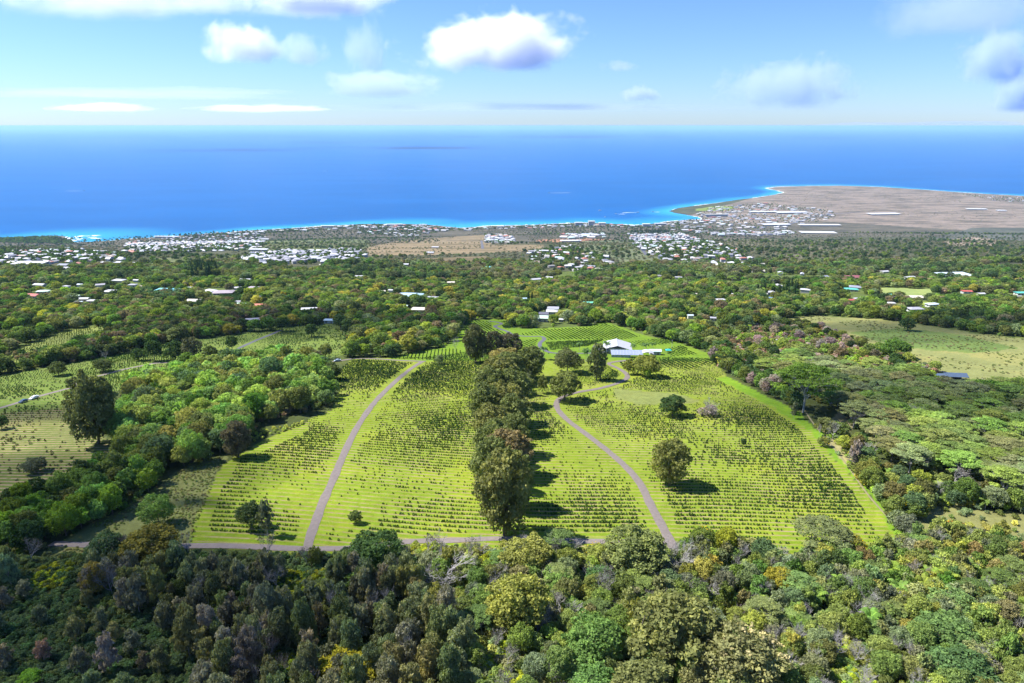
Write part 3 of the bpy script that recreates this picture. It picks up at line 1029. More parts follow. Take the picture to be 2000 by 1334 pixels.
WHT = (.42, .42, .41)
RC = {'white': (.46, .46, .47), 'palegreen': (.50, .62, .52), 'red': (.42, .10, .08), 'grey': (.33, .33, .36), 'brown': (.25, .19, .15), 'turquoise': (.18, .50, .56),
      'mauve': (.34, .29, .31), 'beige': (.55, .50, .42), 'orange': (.55, .19, .12), 'teal': (.10, .40, .34), 'bluegrey': (.36, .50, .58), 'dark': (.12, .12, .15),
      'blue': (.16, .25, .40), 'green': (.14, .46, .33), 'maroon': (.26, .09, .10), 'paleblue': (.50, .58, .64)}
HOUSES = [
    (79, 560, 20, 'white', 'gable', 'white-roofed house beside trees, leftmost of the left village'),
    (85, 573, 20, 'palegreen', 'hip', 'pale green hip-roofed house beside a lawn on the left'),
    (65, 581, 26, 'red', 'gable', 'red and white long house at the left village edge'),
    (131, 563, 12, 'grey', 'hip', 'small grey-roofed house above the left lawn'),
    (158, 560, 11, 'paleblue', 'gable', 'small pale blue house behind the left lawn'),
    (146, 583, 19, 'palegreen', 'gable', 'pale green gabled house in front of the left lawn'),
    (165, 588, 18, 'white', 'gable', 'white-roofed house with pink walls by the village road'),
    (182, 592, 18, 'white', 'hip', 'white hip-roofed house right of the pink-walled house'),
    (154, 595, 13, 'paleblue', 'flat', 'low pale shed by the left village road'),
    (211, 592, 14, 'red', 'gable', 'small red-roofed house by the left village road'),
    (230, 593, 11, 'white', 'gable', 'small white house at the right end of the left village'),
    (218, 573, 24, 'white', 'hip', 'broad white hip-roofed house above the left village'),
    (233, 551, 21, 'white', 'hip', 'white-roofed villa among trees left of centre'),
    (267, 551, 10, 'white', 'gable', 'small white house right of the white villa'),
    (260, 560, 14, 'grey', 'hip', 'grey hip-roofed house below the white villa'),
    (280, 563, 14, 'brown', 'hip', 'brown-roofed house left of the turquoise roof'),
    (325, 572, 36, 'turquoise', 'hip', 'long turquoise-roofed house behind the palm grove'),
    (372, 566, 14, 'grey', 'hip', 'grey-roofed house right of the turquoise roof'),
    (382, 592, 26, 'beige', 'gable', 'long beige-roofed shed right of the palm grove'),
    (464, 566, 14, 'white', 'gable', 'white square house beside the mauve villa'),
    (497, 566, 22, 'mauve', 'hip', 'mauve hip-roofed house among trees left of centre'),
    (437, 575, 34, 'mauve', 'hip', 'broad mauve-roofed villa above dark coffee rows'),
    (503, 584, 12, 'dark', 'hip', 'small dark-roofed house below the mauve houses'),
    (465, 594, 11, 'grey', 'gable', 'small grey house left of the pale roof'),
    (476, 599, 22, 'palegreen', 'gable', 'pale green-roofed house left of the orange roof'),
    (503, 601, 24, 'orange', 'hip', 'orange-red roofed house left of centre'),
    (530, 592, 9, 'white', 'gable', 'tiny white house right of the orange roof'),
    (605, 609, 27, 'white', 'gable', 'low white-roofed house beyond the left field'),
    (494, 630, 25, 'grey', 'hip', 'grey-roofed white house at the end of the left track'),
    (644, 631, 19, 'bluegrey', 'hip', 'small pale hip roof among dark trees beyond the left field'),
    (745, 573, 14, 'beige', 'gable', 'small beige house left of the teal villa'),
    (765, 571, 11, 'white', 'gable', 'small white house left of the teal villa'),
    (802, 582, 42, 'bluegrey', 'hip', 'large blue-green roofed villa in the middle distance'),
    (790, 603, 12, 'palegreen', 'gable', 'small pale green house below the big villa'),
    (480, 550, 18, 'white', 'gable', 'white long house above the mauve villas'),
    (845, 586, 20, 'grey', 'flat', 'grey flat-roofed building right of the big villa'),
    (818, 609, 24, 'beige', 'flat', 'long low beige shed below the big villa'),
    (881, 555, 13, 'beige', 'gable', 'beige house among woods behind the big villa'),
    (1073, 545, 12, 'white', 'gable', 'white house in woods right of centre'),
    (947, 599, 8, 'white', 'gable', 'tiny white hut behind the woods at centre'),
    (1026, 588, 13, 'bluegrey', 'hip', 'blue-grey house left of the twin cypresses'),
    (1135, 595, 11, 'green', 'hip', 'left one of two bright green roofs'),
    (1150, 596, 15, 'green', 'gable', 'right one of two bright green roofs'),
    (1354, 579, 12, 'beige', 'gable', 'small beige house left of the white cluster on the right'),
    (1370, 585, 18, 'white', 'gable', 'white gabled house among trees right of centre'),
    (1407, 590, 15, 'white', 'hip', 'white house right of the gabled white house'),
    (1440, 580, 18, 'white', 'flat', 'low white house left of the cypress row'),
    (1348, 622, 10, 'paleblue', 'gable', 'small pale shed in the clearing behind the right woods'),
    (1394, 627, 14, 'grey', 'gable', 'grey metal barn in the clearing behind the right woods'),
    (1504, 587, 8, 'blue', 'gable', 'tiny blue-roofed house among cypress trees'),
    (1662, 569, 22, 'teal', 'hip', 'teal-roofed house on the right'),
    (1660, 591, 14, 'red', 'gable', 'red-roofed house on the right beside a white one'),
    (1673, 588, 12, 'white', 'gable', 'white house beside the red-roofed one on the right'),
    (1668, 545, 28, 'maroon', 'hip', 'maroon hip-roofed house with yellow trees behind'),
    (1735, 580, 12, 'green', 'gable', 'small green-roofed house left of the pale field'),
    (1727, 533, 13, 'white', 'gable', 'white house far right above the woods'),
    (1740, 597, 14, 'white', 'hip', 'white house right of the yellow shrub'),
    (1790, 585, 27, 'beige', 'gable', 'pale roofed house at the foot of the pale field'),
    (1786, 608, 26, 'grey', 'hip', 'grey-white villa in cloud shade on the right'),
    (1820, 599, 22, 'paleblue', 'hip', 'pale house beside a lawn on the right'),
    (1864, 540, 52, 'paleblue', 'flat', 'long pale blue roofed building on the far right'),
    (1887, 573, 16, 'red', 'gable', 'red-roofed house far right among trees'),
    (1915, 578, 12, 'white', 'gable', 'small white house right of the far red roof'),
    (1983, 585, 21, 'grey', 'gable', 'long grey shed at the right edge'),
    (1992, 576, 18, 'teal', 'gable', 'teal-roofed shed at the right edge'),
    (1920, 613, 7, 'turquoise', 'gable', 'tiny turquoise roof in the shaded woods'),
    (1136, 536, 14, 'beige', 'gable', 'beige house below the pale lot'),
    (1250, 531, 14, 'white', 'gable', 'white house above the middle woods'),
    (1325, 545, 12, 'grey', 'gable', 'grey house at the edge of the far suburb'),
    (950, 525, 18, 'turquoise', 'gable', 'turquoise-roofed house in the far woods'),
    (905, 525, 12, 'white', 'gable', 'white house in the far woods at centre'),
    (790, 519, 14, 'white', 'flat', 'white flat shed below the dry tan lots'),
    (840, 495, 13, 'white', 'flat', 'near white warehouse on the dry tan lots'),
    (850, 484, 12, 'white', 'flat', 'far white warehouse on the dry tan lots'),
    (225, 541, 10, 'white', 'gable', 'tiny white house in the woods above the left village'),
    (630, 520, 10, 'beige', 'gable', 'beige house at the edge of the far suburb left of centre'),
]
for hx, hy, wpx, rc, kd, lab in HOUSES:
    p = G1(hx, hy)
    wm = wpx * depth_at(p) / FPX
    big = wpx >= 13
    house('house', p[0], p[1], wm, wm * random.uniform(.55, .72), 3.0 if wm < 22 else 3.6, max(.9, wm * .10) if kd != 'flat' else 1.0, random.uniform(-.25, .25),
          RC[rc], (.62, .50, .46) if 'pink' in lab else random.choice([WHT, (.6, .58, .52), (.5, .52, .5)]), kd, lab, group='houses below the farm', detail=big and hy > 555)


def part(parent, name, mat, fn):
    mb = MB(); fn(mb); return mb.build(name, mat, parent)


def clear_view(x, y, r, n=3):
    block(x, y, r)
    L = math.hypot(x, y)
    for k in range(1, n + 1): block(x - x / L * r * k, y - y / L * r * k, r)


# white processing shed with a gabled roof, its long glasshouse and outbuildings
p = G1(1207, 688)
e = empty('processing_shed', p, math.radians(-6)); clear_view(p[0], p[1], 13)
tag(e, 'big white gable-roofed processing shed beyond the coffee field', 'shed')
part(e, 'wall', M['cream'], lambda m: m.box(-6.2, 5.2, -6, 8, -1.5, 4.6))
part(e, 'side_wing', M['white'], lambda m: m.box(-9.6, -6.25, -7, 5, -1.5, 2.8))
rf = part(e, 'roof', M['white'], lambda m: m.add([(-10.2, -7.2, 4.4), (-1, -7.2, 6.9), (9.2, -7.2, 4.0), (9.2, 9.5, 4.0), (-1, 9.5, 6.9), (-10.2, 9.5, 4.4),
                                                  (-10.2, -7.2, 4.2), (-1, -7.2, 6.7), (9.2, -7.2, 3.8), (9.2, 9.5, 3.8), (-1, 9.5, 6.7), (-10.2, 9.5, 4.2)],
                                                 [(0, 1, 4, 5), (1, 2, 3, 4), (11, 10, 7, 6), (10, 9, 8, 7), (0, 6, 7, 1), (1, 7, 8, 2), (2, 8, 9, 3), (3, 9, 10, 4), (4, 10, 11, 5), (5, 11, 6, 0)]))
part(rf, 'ridge_cap', M['metal'], lambda m: m.box(-1.35, -.65, -7.3, 9.6, 6.86, 7.02))
for k in range(4):
    part(rf, 'skylight', M['poly'], lambda m: m.add([(-8 + 0, -5 + 3.4 * k, 5.05), (-3, -5 + 3.4 * k, 6.42), (-3, -4.2 + 3.4 * k, 6.42), (-8, -4.2 + 3.4 * k, 5.05),
                                                     (-8, -5 + 3.4 * k, 4.99), (-3, -5 + 3.4 * k, 6.36), (-3, -4.2 + 3.4 * k, 6.36), (-8, -4.2 + 3.4 * k, 4.99)],
                                                    [(0, 1, 2, 3), (7, 6, 5, 4), (0, 4, 5, 1), (1, 5, 6, 2), (2, 6, 7, 3), (3, 7, 4, 0)]))
part(e, 'dark_opening', M['glass'], lambda m: m.box(-9.0, -6.6, -7.1, -7.003, .1, 2.6))  # dark panel painted as the shade inside an open doorway
part(e, 'dark_opening', M['glass'], lambda m: m.box(5.3, 8.7, -5.4, -5.2, -1.2, 3.6))  # same dark sheet for the shaded opening under the right eave
for sx in (-9.8, 8.8):
    for sy in (-6.9, 9.2):
        part(e, 'post', M['metal'], lambda m: m.box(sx - .12, sx + .12, sy - .12, sy + .12, -2.5, 4.0))

p = G1(1224, 697)
e = empty('glasshouse', p, math.radians(-2)); clear_view(p[0], p[1], 9)
tag(e, 'long low glazed drying house in front of the white shed', 'greenhouse')
nb = 10
for i in range(nb):
    x0, x1 = -10.5 + 2.1 * i + .06, -10.5 + 2.1 * (i + 1) - .06
    part(e, 'roof_panel', M['poly'], lambda m: m.add([(x0, -2.6, 2.3), (x1, -2.6, 2.3), (x1, 3.2, 3.9), (x0, 3.2, 3.9), (x0, -2.6, 2.24), (x1, -2.6, 2.24), (x1, 3.2, 3.84), (x0, 3.2, 3.84)],
                                                     [(0, 1, 2, 3), (7, 6, 5, 4), (0, 4, 5, 1), (1, 5, 6, 2), (2, 6, 7, 3), (3, 7, 4, 0)]))
    if i < 6: part(e, 'side_panel', M['poly'], lambda m: m.box(x0, x1, -2.62, -2.56, -.6, 2.15))
    part(e, 'rafter', M['metal'], lambda m: m.tube([(x0 - .06, -2.7, 2.34), (x0 - .06, 3.3, 3.98)], [.07, .07], 4))
    part(e, 'post', M['metal'], lambda m: m.box(x0 - .14, x0 - .02, -2.72, -2.6, -1.2, 2.3))
part(e, 'eave_beam', M['white'], lambda m: m.box(-10.6, 10.6, -2.85, -2.73, 2.12, 2.32))

p = G1(1263, 695)
e = empty('canopy', p, math.radians(-5)); clear_view(p[0], p[1], 6)
tag(e, 'white arched canopy at the right end of the drying house', 'canopy')
arc = [(-4.6 + 9.2 * t, 2.2 + 1.5 * math.sin(math.pi * t)) for t in np.linspace(0, 1, 11)]
part(e, 'canopy_sheet', M['white'], lambda m: [m.add([(a[0], -3.2, a[1]), (b[0], -3.2, b[1]), (b[0], 3.2, b[1]), (a[0], 3.2, a[1])], [(0, 1, 2, 3)]) for a, b in zip(arc[:-1], arc[1:])])
for sx in (-4.5, 4.5):
    for sy in (-3, 3):
        part(e, 'post', M['metal'], lambda m: m.box(sx - .08, sx + .08, sy - .08, sy + .08, -1.2, 2.25))

p = G1(1279, 692)
q = house('store_shed', p[0], p[1], 7.2, 4.2, 2.7, 1.0, -.03, (.55, .66, .62), WHT, 'gable', 'small pale green-roofed white shed right of the canopy', 'shed', detail=True)
p = G1(1305, 689)
e = empty('shade_tent', p); clear_view(p[0], p[1], 4, 1)
tag(e, 'small teal shade tent in the coffee rows', 'tent')
t_ = link('cover', UR['hip'], e); t_.scale = (3.6, 3.0, .9); t_.location = (0, 0, 2.1); t_['tint'] = [.04, .36, .32]
for sx in (-1.7, 1.7):
    for sy in (-1.4, 1.4):
        part(e, 'post', M['metal'], lambda m: m.box(sx - .05, sx + .05, sy - .05, sy + .05, -.5, 2.1))
p = G1(1312, 681)
e = empty('lamp_post', p); tag(e, 'tall thin lamp post beside the coffee rows', 'lamp post')
part(e, 'pole', M['metal'], lambda m: m.tube([(0, 0, -.3), (0, 0, 6.2)], [.09, .06], 6))
part(e, 'lamp_head', M['white'], lambda m: m.box(-.28, .28, -.16, .16, 6.2, 6.5))

# the pale-roofed farmhouse group at the top of the farm
for hx, hy, wpx, dm, rc, kd, lab, ht in [(1060, 628, 19, 9, 'palegreen', 'gable', 'pale green-roofed farmhouse at the top of the farm', 4.2),
                                         (1062, 619, 17, 8, 'dark', 'gable', 'house with dark solar roof behind the farmhouse', 3.4),
                                         (1078, 613, 20, 8, 'white', 'hip', 'white-roofed house behind the farmhouse', 3.0),
                                         (1080, 607, 20, 8, 'grey', 'flat', 'pale flat-roofed house, rearmost of the farmhouse group', 3.0),
                                         (1096, 629, 8, 3.5, 'white', 'flat', 'small white hut right of the farmhouse', 2.6)]:
    p = G1(hx, hy); wm = wpx * depth_at(p) / FPX
    house('farmhouse', p[0], p[1], wm, dm, ht, 1.4 if kd != 'flat' else .8, -.1, RC[rc], WHT, kd, lab, 'house', 'farmhouse group', True)
# blue-roofed shelter on the right
p = G1(1866, 741)
e = empty('shelter', p, -.12); clear_view(p[0], p[1], 9, 3)
tag(e, 'blue-roofed open shelter beside the pale meadow', 'shelter')
r_ = link('roof', UR['gable'], e); r_.scale = (9.5, 6, 1.5); r_.location = (0, 0, 2.7); r_['tint'] = [.075, .11, .17]
r_ = link('roof_extension', UR['flat'], e); r_.scale = (6.5, 3.5, .8); r_.location = (-7.4, .6, 2.3); r_['tint'] = [.08, .115, .17]
part(e, 'back_wall', M['bark'], lambda m: m.box(-4.4, 4.4, 2.2, 2.4, -.8, 2.6))
for sx in (-4.3, 0, 4.3):
    part(e, 'post', M['bark'], lambda m: m.box(sx - .1, sx + .1, -2.6, -2.4, -.8, 2.65))
p = G1(1516, 672)
e = empty('gate_pillar', p); tag(e, 'pale stone pillar beside the dirt track behind the right woods', 'pillar')
part(e, 'shaft', M['cream'], lambda m: m.box(-.45, .45, -.45, .45, -.4, 3.3))
part(e, 'cap', M['white'], lambda m: m.box(-.6, .6, -.6, .6, 3.3, 3.6))
block(p[0], p[1], 4)

# ------------------------------------------------------------------ far town
TOWNS = [
    ([(-60, 492), (130, 487), (250, 498), (265, 520), (160, 528), (-60, 532)], 27, .75, (10, 18)),
    ([(250, 473), (400, 457), (490, 452), (520, 464), (505, 490), (420, 491), (300, 497), (240, 495)], 29, .85, (11, 19)),
    ([(440, 455), (600, 446), (720, 438), (830, 440), (900, 447), (1000, 442), (1140, 437), (1250, 441), (1340, 432), (1340, 438), (1250, 447), (1140, 443), (1000, 447), (860, 452), (700, 446), (440, 461)], 32, .6, (14, 34)),
    ([(470, 502), (540, 491), (700, 488), (716, 505), (600, 518), (480, 516)], 22, .9, (11, 16)),
    ([(700, 441), (830, 440), (855, 455), (790, 464), (700, 456)], 34, .6, (13, 26)),
    ([(945, 457), (1000, 460), (1005, 474), (950, 475)], 30, .8, (12, 22)),
    ([(1030, 492), (1120, 481), (1180, 500), (1205, 530), (1040, 532)], 25, .55, (10, 17)),
    ([(1225, 452), (1310, 450), (1440, 490), (1500, 520), (1540, 540), (1300, 512), (1240, 482)], 27, .72, (10, 17)),
    ([(1270, 446), (1330, 433), (1390, 404), (1500, 397), (1620, 411), (1640, 424), (1540, 445), (1560, 458), (1400, 460), (1300, 448)], 46, .62, (16, 40)),
    ([(1880, 380), (1950, 384), (2060, 388), (2060, 398), (1940, 393)], 60, .55, (16, 30)),
    ([(1095, 458), (1180, 456), (1190, 464), (1100, 466)], 40, .6, (18, 40)),
    ([(60, 555), (240, 548), (260, 592), (80, 594)], 34, .18, (9, 14)),
    ([(700, 535), (1050, 530), (1100, 560), (700, 560)], 60, .16, (10, 15)),
    ([(1250, 540), (1700, 540), (1980, 550), (1980, 575), (1300, 590)], 62, .22, (10, 16)),
    ([(1540, 540), (1590, 535), (1640, 545), (1560, 552)], 30, .6, (10, 16)),
    ([(400, 545), (560, 545), (560, 600), (420, 600)], 60, .2, (10, 15)),
]


def world_box(poly):
    g = G([min(max(p[0], -900), 2900) for p in poly], [p[1] for p in poly])
    return g[:, 0].min(), g[:, 0].max(), g[:, 1].min(), g[:, 1].max()


def scatter(poly, sp, jit=.85):
    x0, x1, y0, y1 = world_box(poly)
    x0 -= sp; x1 += sp; y0 -= sp; y1 += sp
    nx = max(1, int((x1 - x0) / sp)); ny = max(1, int((y1 - y0) / sp))
    gx, gy = np.meshgrid(np.arange(nx), np.arange(ny))
    x = x0 + (gx + .5 * (gy % 2)) * sp + RNG.uniform(-.5, .5, gx.shape) * sp * jit
    y = y0 + gy * sp + RNG.uniform(-.5, .5, gx.shape) * sp * jit
    x, y = x.ravel(), y.ravel()
    px, py, d = proj(x, y, H(x, y))
    m = inpoly(px, py, poly)
    return x[m], y[m], px[m], py[m], d[m]


TH = []
for poly, sp, dens, wr in TOWNS:
    x, y, px, py, d = scatter(poly, sp, .6)
    keep = RNG.random(len(x)) < .8 * dens * (.35 + 1.0 * fbm(x, y, 160, 3))
    keep &= coast_sd(x, y) > 14
    for a, b, c, e2 in zip(x[keep], y[keep], px[keep], py[keep]):
        if any((a - q[0]) ** 2 + (b - q[1]) ** 2 < (q[2] + 8) ** 2 for q in BLOCK[:260]): continue
        TH.append((a, b, c, e2, random.uniform(*wr) * .85))
TROOF = [(.46, .46, .47)] * 5 + [(.20, .20, .23), (.24, .23, .23), (.45, .45, .46)] + [(.60, .60, .60), (.40, .40, .43), (.30, .29, .31), (.34, .27, .23), (.42, .18, .13), (.45, .56, .52), (.55, .50, .44), (.25, .26, .30)]
TH.sort(key=lambda q: -q[4] / q[1] * (1 if 0 < q[2] < 2000 else .01))
NIND = 300 - len(HOUSES) - 8
NM = {(.40, .40, .43): 'grey', (.30, .29, .31): 'dark grey', (.34, .27, .23): 'brown', (.42, .18, .13): 'red', (.45, .56, .52): 'pale green', (.55, .50, .44): 'beige', (.25, .26, .30): 'dark blue-grey', (.60, .60, .60): 'light grey'}


def town_name(px, py):
    if py > 540: return 'among the woods below the farm'
    if px < 290: return 'in the left coastal suburb'
    if px < 560: return 'in the dense suburb near the left shore'
    if px < 900: return 'in the far suburb left of centre'
    if px < 1215: return 'in the far settlement at centre'
    if py < 462 and px > 1260: return 'in the harbour town by the bay'
    return 'in the far suburb right of centre'


TREST = []
for i, (a, b, c, e2, w) in enumerate(TH):
    rt = random.choice(TROOF)
    if py_dark := (470 < c < 720 and 486 < e2 < 520):
        rt = random.choice([(.30, .29, .31), (.40, .40, .43), (.25, .26, .30), (.60, .60, .60)])
    dd = w * random.uniform(.5, .85); hh = random.choice([3, 3.2, 4.2, 6]); rz = random.uniform(-.5, .5) + (math.pi / 2 if random.random() < .3 else 0)
    if i < NIND and 0 < c < 2000:
        tn = town_name(c, e2)
        house('house', a, b, w, dd, hh, w * .12, rz, rt, WHT, random.choice(['gable', 'hip']), 'small %s-roofed house %s' % (NM.get(rt, 'white'), tn), group='far houses with %s roofs %s' % (NM.get(rt, 'white'), tn))
    else:
        TREST.append((a, b, w, dd, hh, rz, rt)); block(a, b, w * .7)

# landmark blocks by the shore and in the harbour town
for lx, ly, w, d, h, lab in [(1130, 440, 44, 22, 18, 'white hotel block by the shore at centre'), (1155, 440, 40, 22, 26, 'tallest white hotel block by the shore'), (1176, 440, 40, 22, 16, 'white hotel block right of the tallest one'),
                             (1262, 442, 44, 24, 16, 'white hotel at the left end of the bay'), (1290, 439, 70, 20, 10, 'long white hotel wing by the bay'), (1400, 424, 150, 26, 14, 'grey hotel on the small headland'),
                             (1725, 421, 190, 60, 8, 'white warehouse row on the dry plain'), (1597, 456, 160, 50, 7, 'long white store at the edge of the harbour town'),
                             (1600, 441, 220, 40, 7, 'long white commercial roof in the harbour town'), (1515, 440, 150, 50, 7, 'white commercial block in the harbour town'),
                             (1545, 418, 200, 60, 8, 'white industrial sheds at the harbour town'), (1490, 417, 170, 40, 8, 'pale industrial sheds left of the white ones'),
                             (515, 469, 46, 18, 6, 'white school building near the left shore'), (505, 490, 50, 14, 5, 'white hall at the edge of the left suburb'),
                             (1115, 462, 90, 24, 7, 'pale college building below the shore hotels'), (1150, 459, 60, 24, 7, 'blue-grey college building below the shore hotels'),
                             (60, 520, 46, 22, 6, 'white store in the left coastal suburb'), (1907, 411, 120, 40, 6, 'white compound on the far right plain'), (1955, 414, 60, 30, 6, 'small white store on the far right plain'),
                             (325, 464, 120, 16, 8, 'long white hotel on the left shore'), (640, 444, 70, 18, 10, 'white hotel on the shore left of centre'), (770, 441, 90, 18, 10, 'long white resort on the shore')]:
    p = G1(lx, ly)
    if p[1] > 4500: p = np.array([*sea_pt(lx, ly), 6.0])
    rt = (.36, .46, .58) if 'blue' in lab else ((.45, .43, .40) if 'grey' in lab and 'blue' not in lab else (.55, .55, .55))
    house('large_building', p[0], p[1], w, d, h, 2.5, random.uniform(-.12, .12), rt, WHT, 'flat' if h < 12 else 'hip', lab, 'building', 'large buildings along the coast', z=float(HZ(np.array([p[0]]), np.array([p[1]]))[0]))
BLK = np.array(BLOCK)

# ------------------------------------------------------------------ uncountable growth: one object, many copies of a model
def stuff(name, protos, rec, label, cat):
    """rec: list of (proto index, x, y, z, sx, sz, rot, tint)"""
    if not rec: return
    a = np.array([(r[1], r[2], r[3]) for r in rec], np.float32)
    me = bpy.data.meshes.new(name)
    me.vertices.add(len(a)); me.vertices.foreach_set('co', a.ravel())
    for nm, ty, key, arr in [('pick', 'INT', 'value', np.array([r[0] for r in rec], np.int32)), ('size', 'FLOAT_VECTOR', 'vector', np.array([(r[4], r[4], r[5]) for r in rec], np.float32)),
                             ('turn', 'FLOAT_VECTOR', 'vector', np.array([(0, 0, r[6]) for r in rec], np.float32)), ('tint', 'FLOAT_COLOR', 'color', np.array([tuple(r[7]) + (1,) for r in rec], np.float32))]:
        at = me.attributes.new(nm, ty, 'POINT'); at.data.foreach_set(key, arr.ravel())
    o = link(name, me)
    tag(o, label, cat, None, 'stuff')
    t = bpy.data.node_groups.new(name, 'GeometryNodeTree')
    t.interface.new_socket('Geometry', in_out='INPUT', socket_type='NodeSocketGeometry')
    t.interface.new_socket('Geometry', in_out='OUTPUT', socket_type='NodeSocketGeometry')
    gi = t.nodes.new('NodeGroupInput'); go = t.nodes.new('NodeGroupOutput')
    jn = t.nodes.new('GeometryNodeJoinGeometry')

    def named(nm, ty):
        q = t.nodes.new('GeometryNodeInputNamedAttribute'); q.data_type = ty; q.inputs['Name'].default_value = nm
        return q.outputs['Attribute']
    pk = named('pick', 'INT'); sz = named('size', 'FLOAT_VECTOR'); tn = named('turn', 'FLOAT_VECTOR')
    for i, pr in enumerate(protos):
        if not any(r[0] == i for r in rec): continue
        cmp_ = t.nodes.new('FunctionNodeCompare'); cmp_.data_type = 'INT'; cmp_.operation = 'EQUAL'
        t.links.new(pk, cmp_.inputs[2]); cmp_.inputs[3].default_value = i
        oi = t.nodes.new('GeometryNodeObjectInfo'); oi.inputs['Object'].default_value = pr.obj(); oi.inputs['As Instance'].default_value = True
        ip = t.nodes.new('GeometryNodeInstanceOnPoints')
        t.links.new(gi.outputs[0], ip.inputs['Points']); t.links.new(cmp_.outputs[0], ip.inputs['Selection'])
        t.links.new(oi.outputs['Geometry'], ip.inputs['Instance']); t.links.new(tn, ip.inputs['Rotation']); t.links.new(sz, ip.inputs['Scale'])
        t.links.new(ip.outputs[0], jn.inputs[0])
    t.links.new(jn.outputs[0], go.inputs[0])
    md = o.modifiers.new('growth', 'NODES'); md.node_group = t
    return o


class HouseProto:
    def __init__(self, kind):
        mb = MB(); mb.box(-.5, .5, -.35, .35, -.6, 1)
        o = .57
        if kind == 0:
            mb.add([(-o, -.42, .97), (o, -.42, .97), (o, .42, .97), (-o, .42, .97), (-o, 0, 1.5), (o, 0, 1.5)], [(0, 1, 5, 4), (2, 3, 4, 5), (1, 2, 5), (3, 0, 4)], 1)
        else:
            mb.add([(-o, -.42, .97), (o, -.42, .97), (o, .42, .97), (-o, .42, .97), (-.2, 0, 1.5), (.2, 0, 1.5)], [(0, 1, 5, 4), (2, 3, 4, 5), (1, 2, 5), (3, 0, 4)], 1)
        self._o = bpy.data.objects.new('far_house', mb.mesh('far_house', [M['white'], M['roof']]))

    def obj(self): return self._o


hp = [HouseProto(0), HouseProto(1)]
stuff('far_houses', hp, [(random.randrange(2), a, b, float(H(a, b)), w, hh, rz, rt) for a, b, w, dd, hh, rz, rt in TREST],
      'dense scatter of tiny white-roofed houses along the far coast', 'houses')

# ------------------------------------------------------------------ vegetation
GREEN = (.055, .098, .020); DARK = (.030, .052, .018); OLIVE = (.086, .100, .030); LIME = (.13, .185, .026); YEL = (.20, .19, .03)
GREY = (.100, .112, .062); BROWN = (.100, .082, .050); BLUEG = (.054, .085, .036); RUST = (.20, .075, .030); MAUVE = (.17, .14, .125)
MIDG = (.078, .108, .026); SAGE = (.10, .125, .060); BRIGHT = (.100, .155, .038); CHART = (.27, .33, .015)
VEG = {k: [] for k in PR}         # kind -> [x, y, W, H, tint, zone, label]
ZONES = {}


def zone(key, phrase): ZONES[key] = phrase


def road_dist(x, y):
    d = np.full(np.shape(x), 1e9)
    for c, w in ROADS:
        cc = c[::3]
        lo = cc.min(0) - 12; hi = cc.max(0) + 12
        m = (x > lo[0]) & (x < hi[0]) & (y > lo[1]) & (y < hi[1])
        if m.any():
            q = np.sqrt(((x[m][:, None] - cc[None, :, 0]) ** 2 + (y[m][:, None] - cc[None, :, 1]) ** 2).min(1)) - w / 2
            dd = d[m]; d[m] = np.minimum(dd, q)
    return d


def free(x, y, rad):
    ok = road_dist(x, y) > rad
    if len(BLK):
        for i in range(0, len(x), 4000):
            s = slice(i, i + 4000)
            d2 = (x[s][:, None] - BLK[None, :, 0]) ** 2 + (y[s][:, None] - BLK[None, :, 1]) ** 2
            ok[s] &= ~(d2 < (BLK[None, :, 2] + rad) ** 2).any(1)
    return ok


def pick_tints(x, y, tints, seed, scale=30.0):
    """neighbouring plants tend to share a colour"""
    f = fbm(x, y, scale, seed, 2) + RNG.normal(0, .16, len(x))
    k = np.argsort(np.argsort(f)) / max(1, len(f))
    t = np.array(tints, float)
    i = np.clip((k * len(t)).astype(int), 0, len(t) - 1)
    c = t[i] * RNG.uniform(.75, 1.28, (len(x), 1)) * RNG.uniform(.9, 1.1, (len(x), 3))
    return c


def grow(kind, poly, sp, W, Ht, tints, zn, dens=1.0, seed=0, excl=(), clump=None, jit=.9, tscale=30.0, rad=None):
    x, y, px, py, d = scatter(poly, sp, jit)
    m = free(x, y, (W[0] + W[1]) * .2 if rad is None else rad)
    for e in excl: m &= ~inpoly(px, py, e)
    if dens < 1: m &= RNG.random(len(x)) < dens
    if clump: m &= fbm(x, y, clump[0], seed + 5) > clump[1]
    x, y = x[m], y[m]
    if not len(x): return
    k = RNG.beta(2, 2.5, len(x))
    w = W[0] + (W[1] - W[0]) * k
    h = (Ht[0] + (Ht[1] - Ht[0]) * k) * RNG.uniform(.85, 1.15, len(x))
    c = pick_tints(x, y, tints, seed, tscale)
    VEG[kind] += [(x[i], y[i], w[i], h[i], tuple(c[i]), zn, None) for i in range(len(x))]


def plant(kind, px, py, wpx, hpx, tint, label, lod=None):
    """one tree of its own: base at a photo pixel, size from its size in the photo"""
    p = G1(px, py); d = depth_at(p)
    th = math.atan2(CAMZ - p[2], p[1])
    W = wpx * d / FPX
    h = max((hpx * d / FPX - W * .5 * math.sin(th)) / math.cos(th), W * .55)
    VEG[kind].append((p[0], p[1], W, h, tint, None, label))


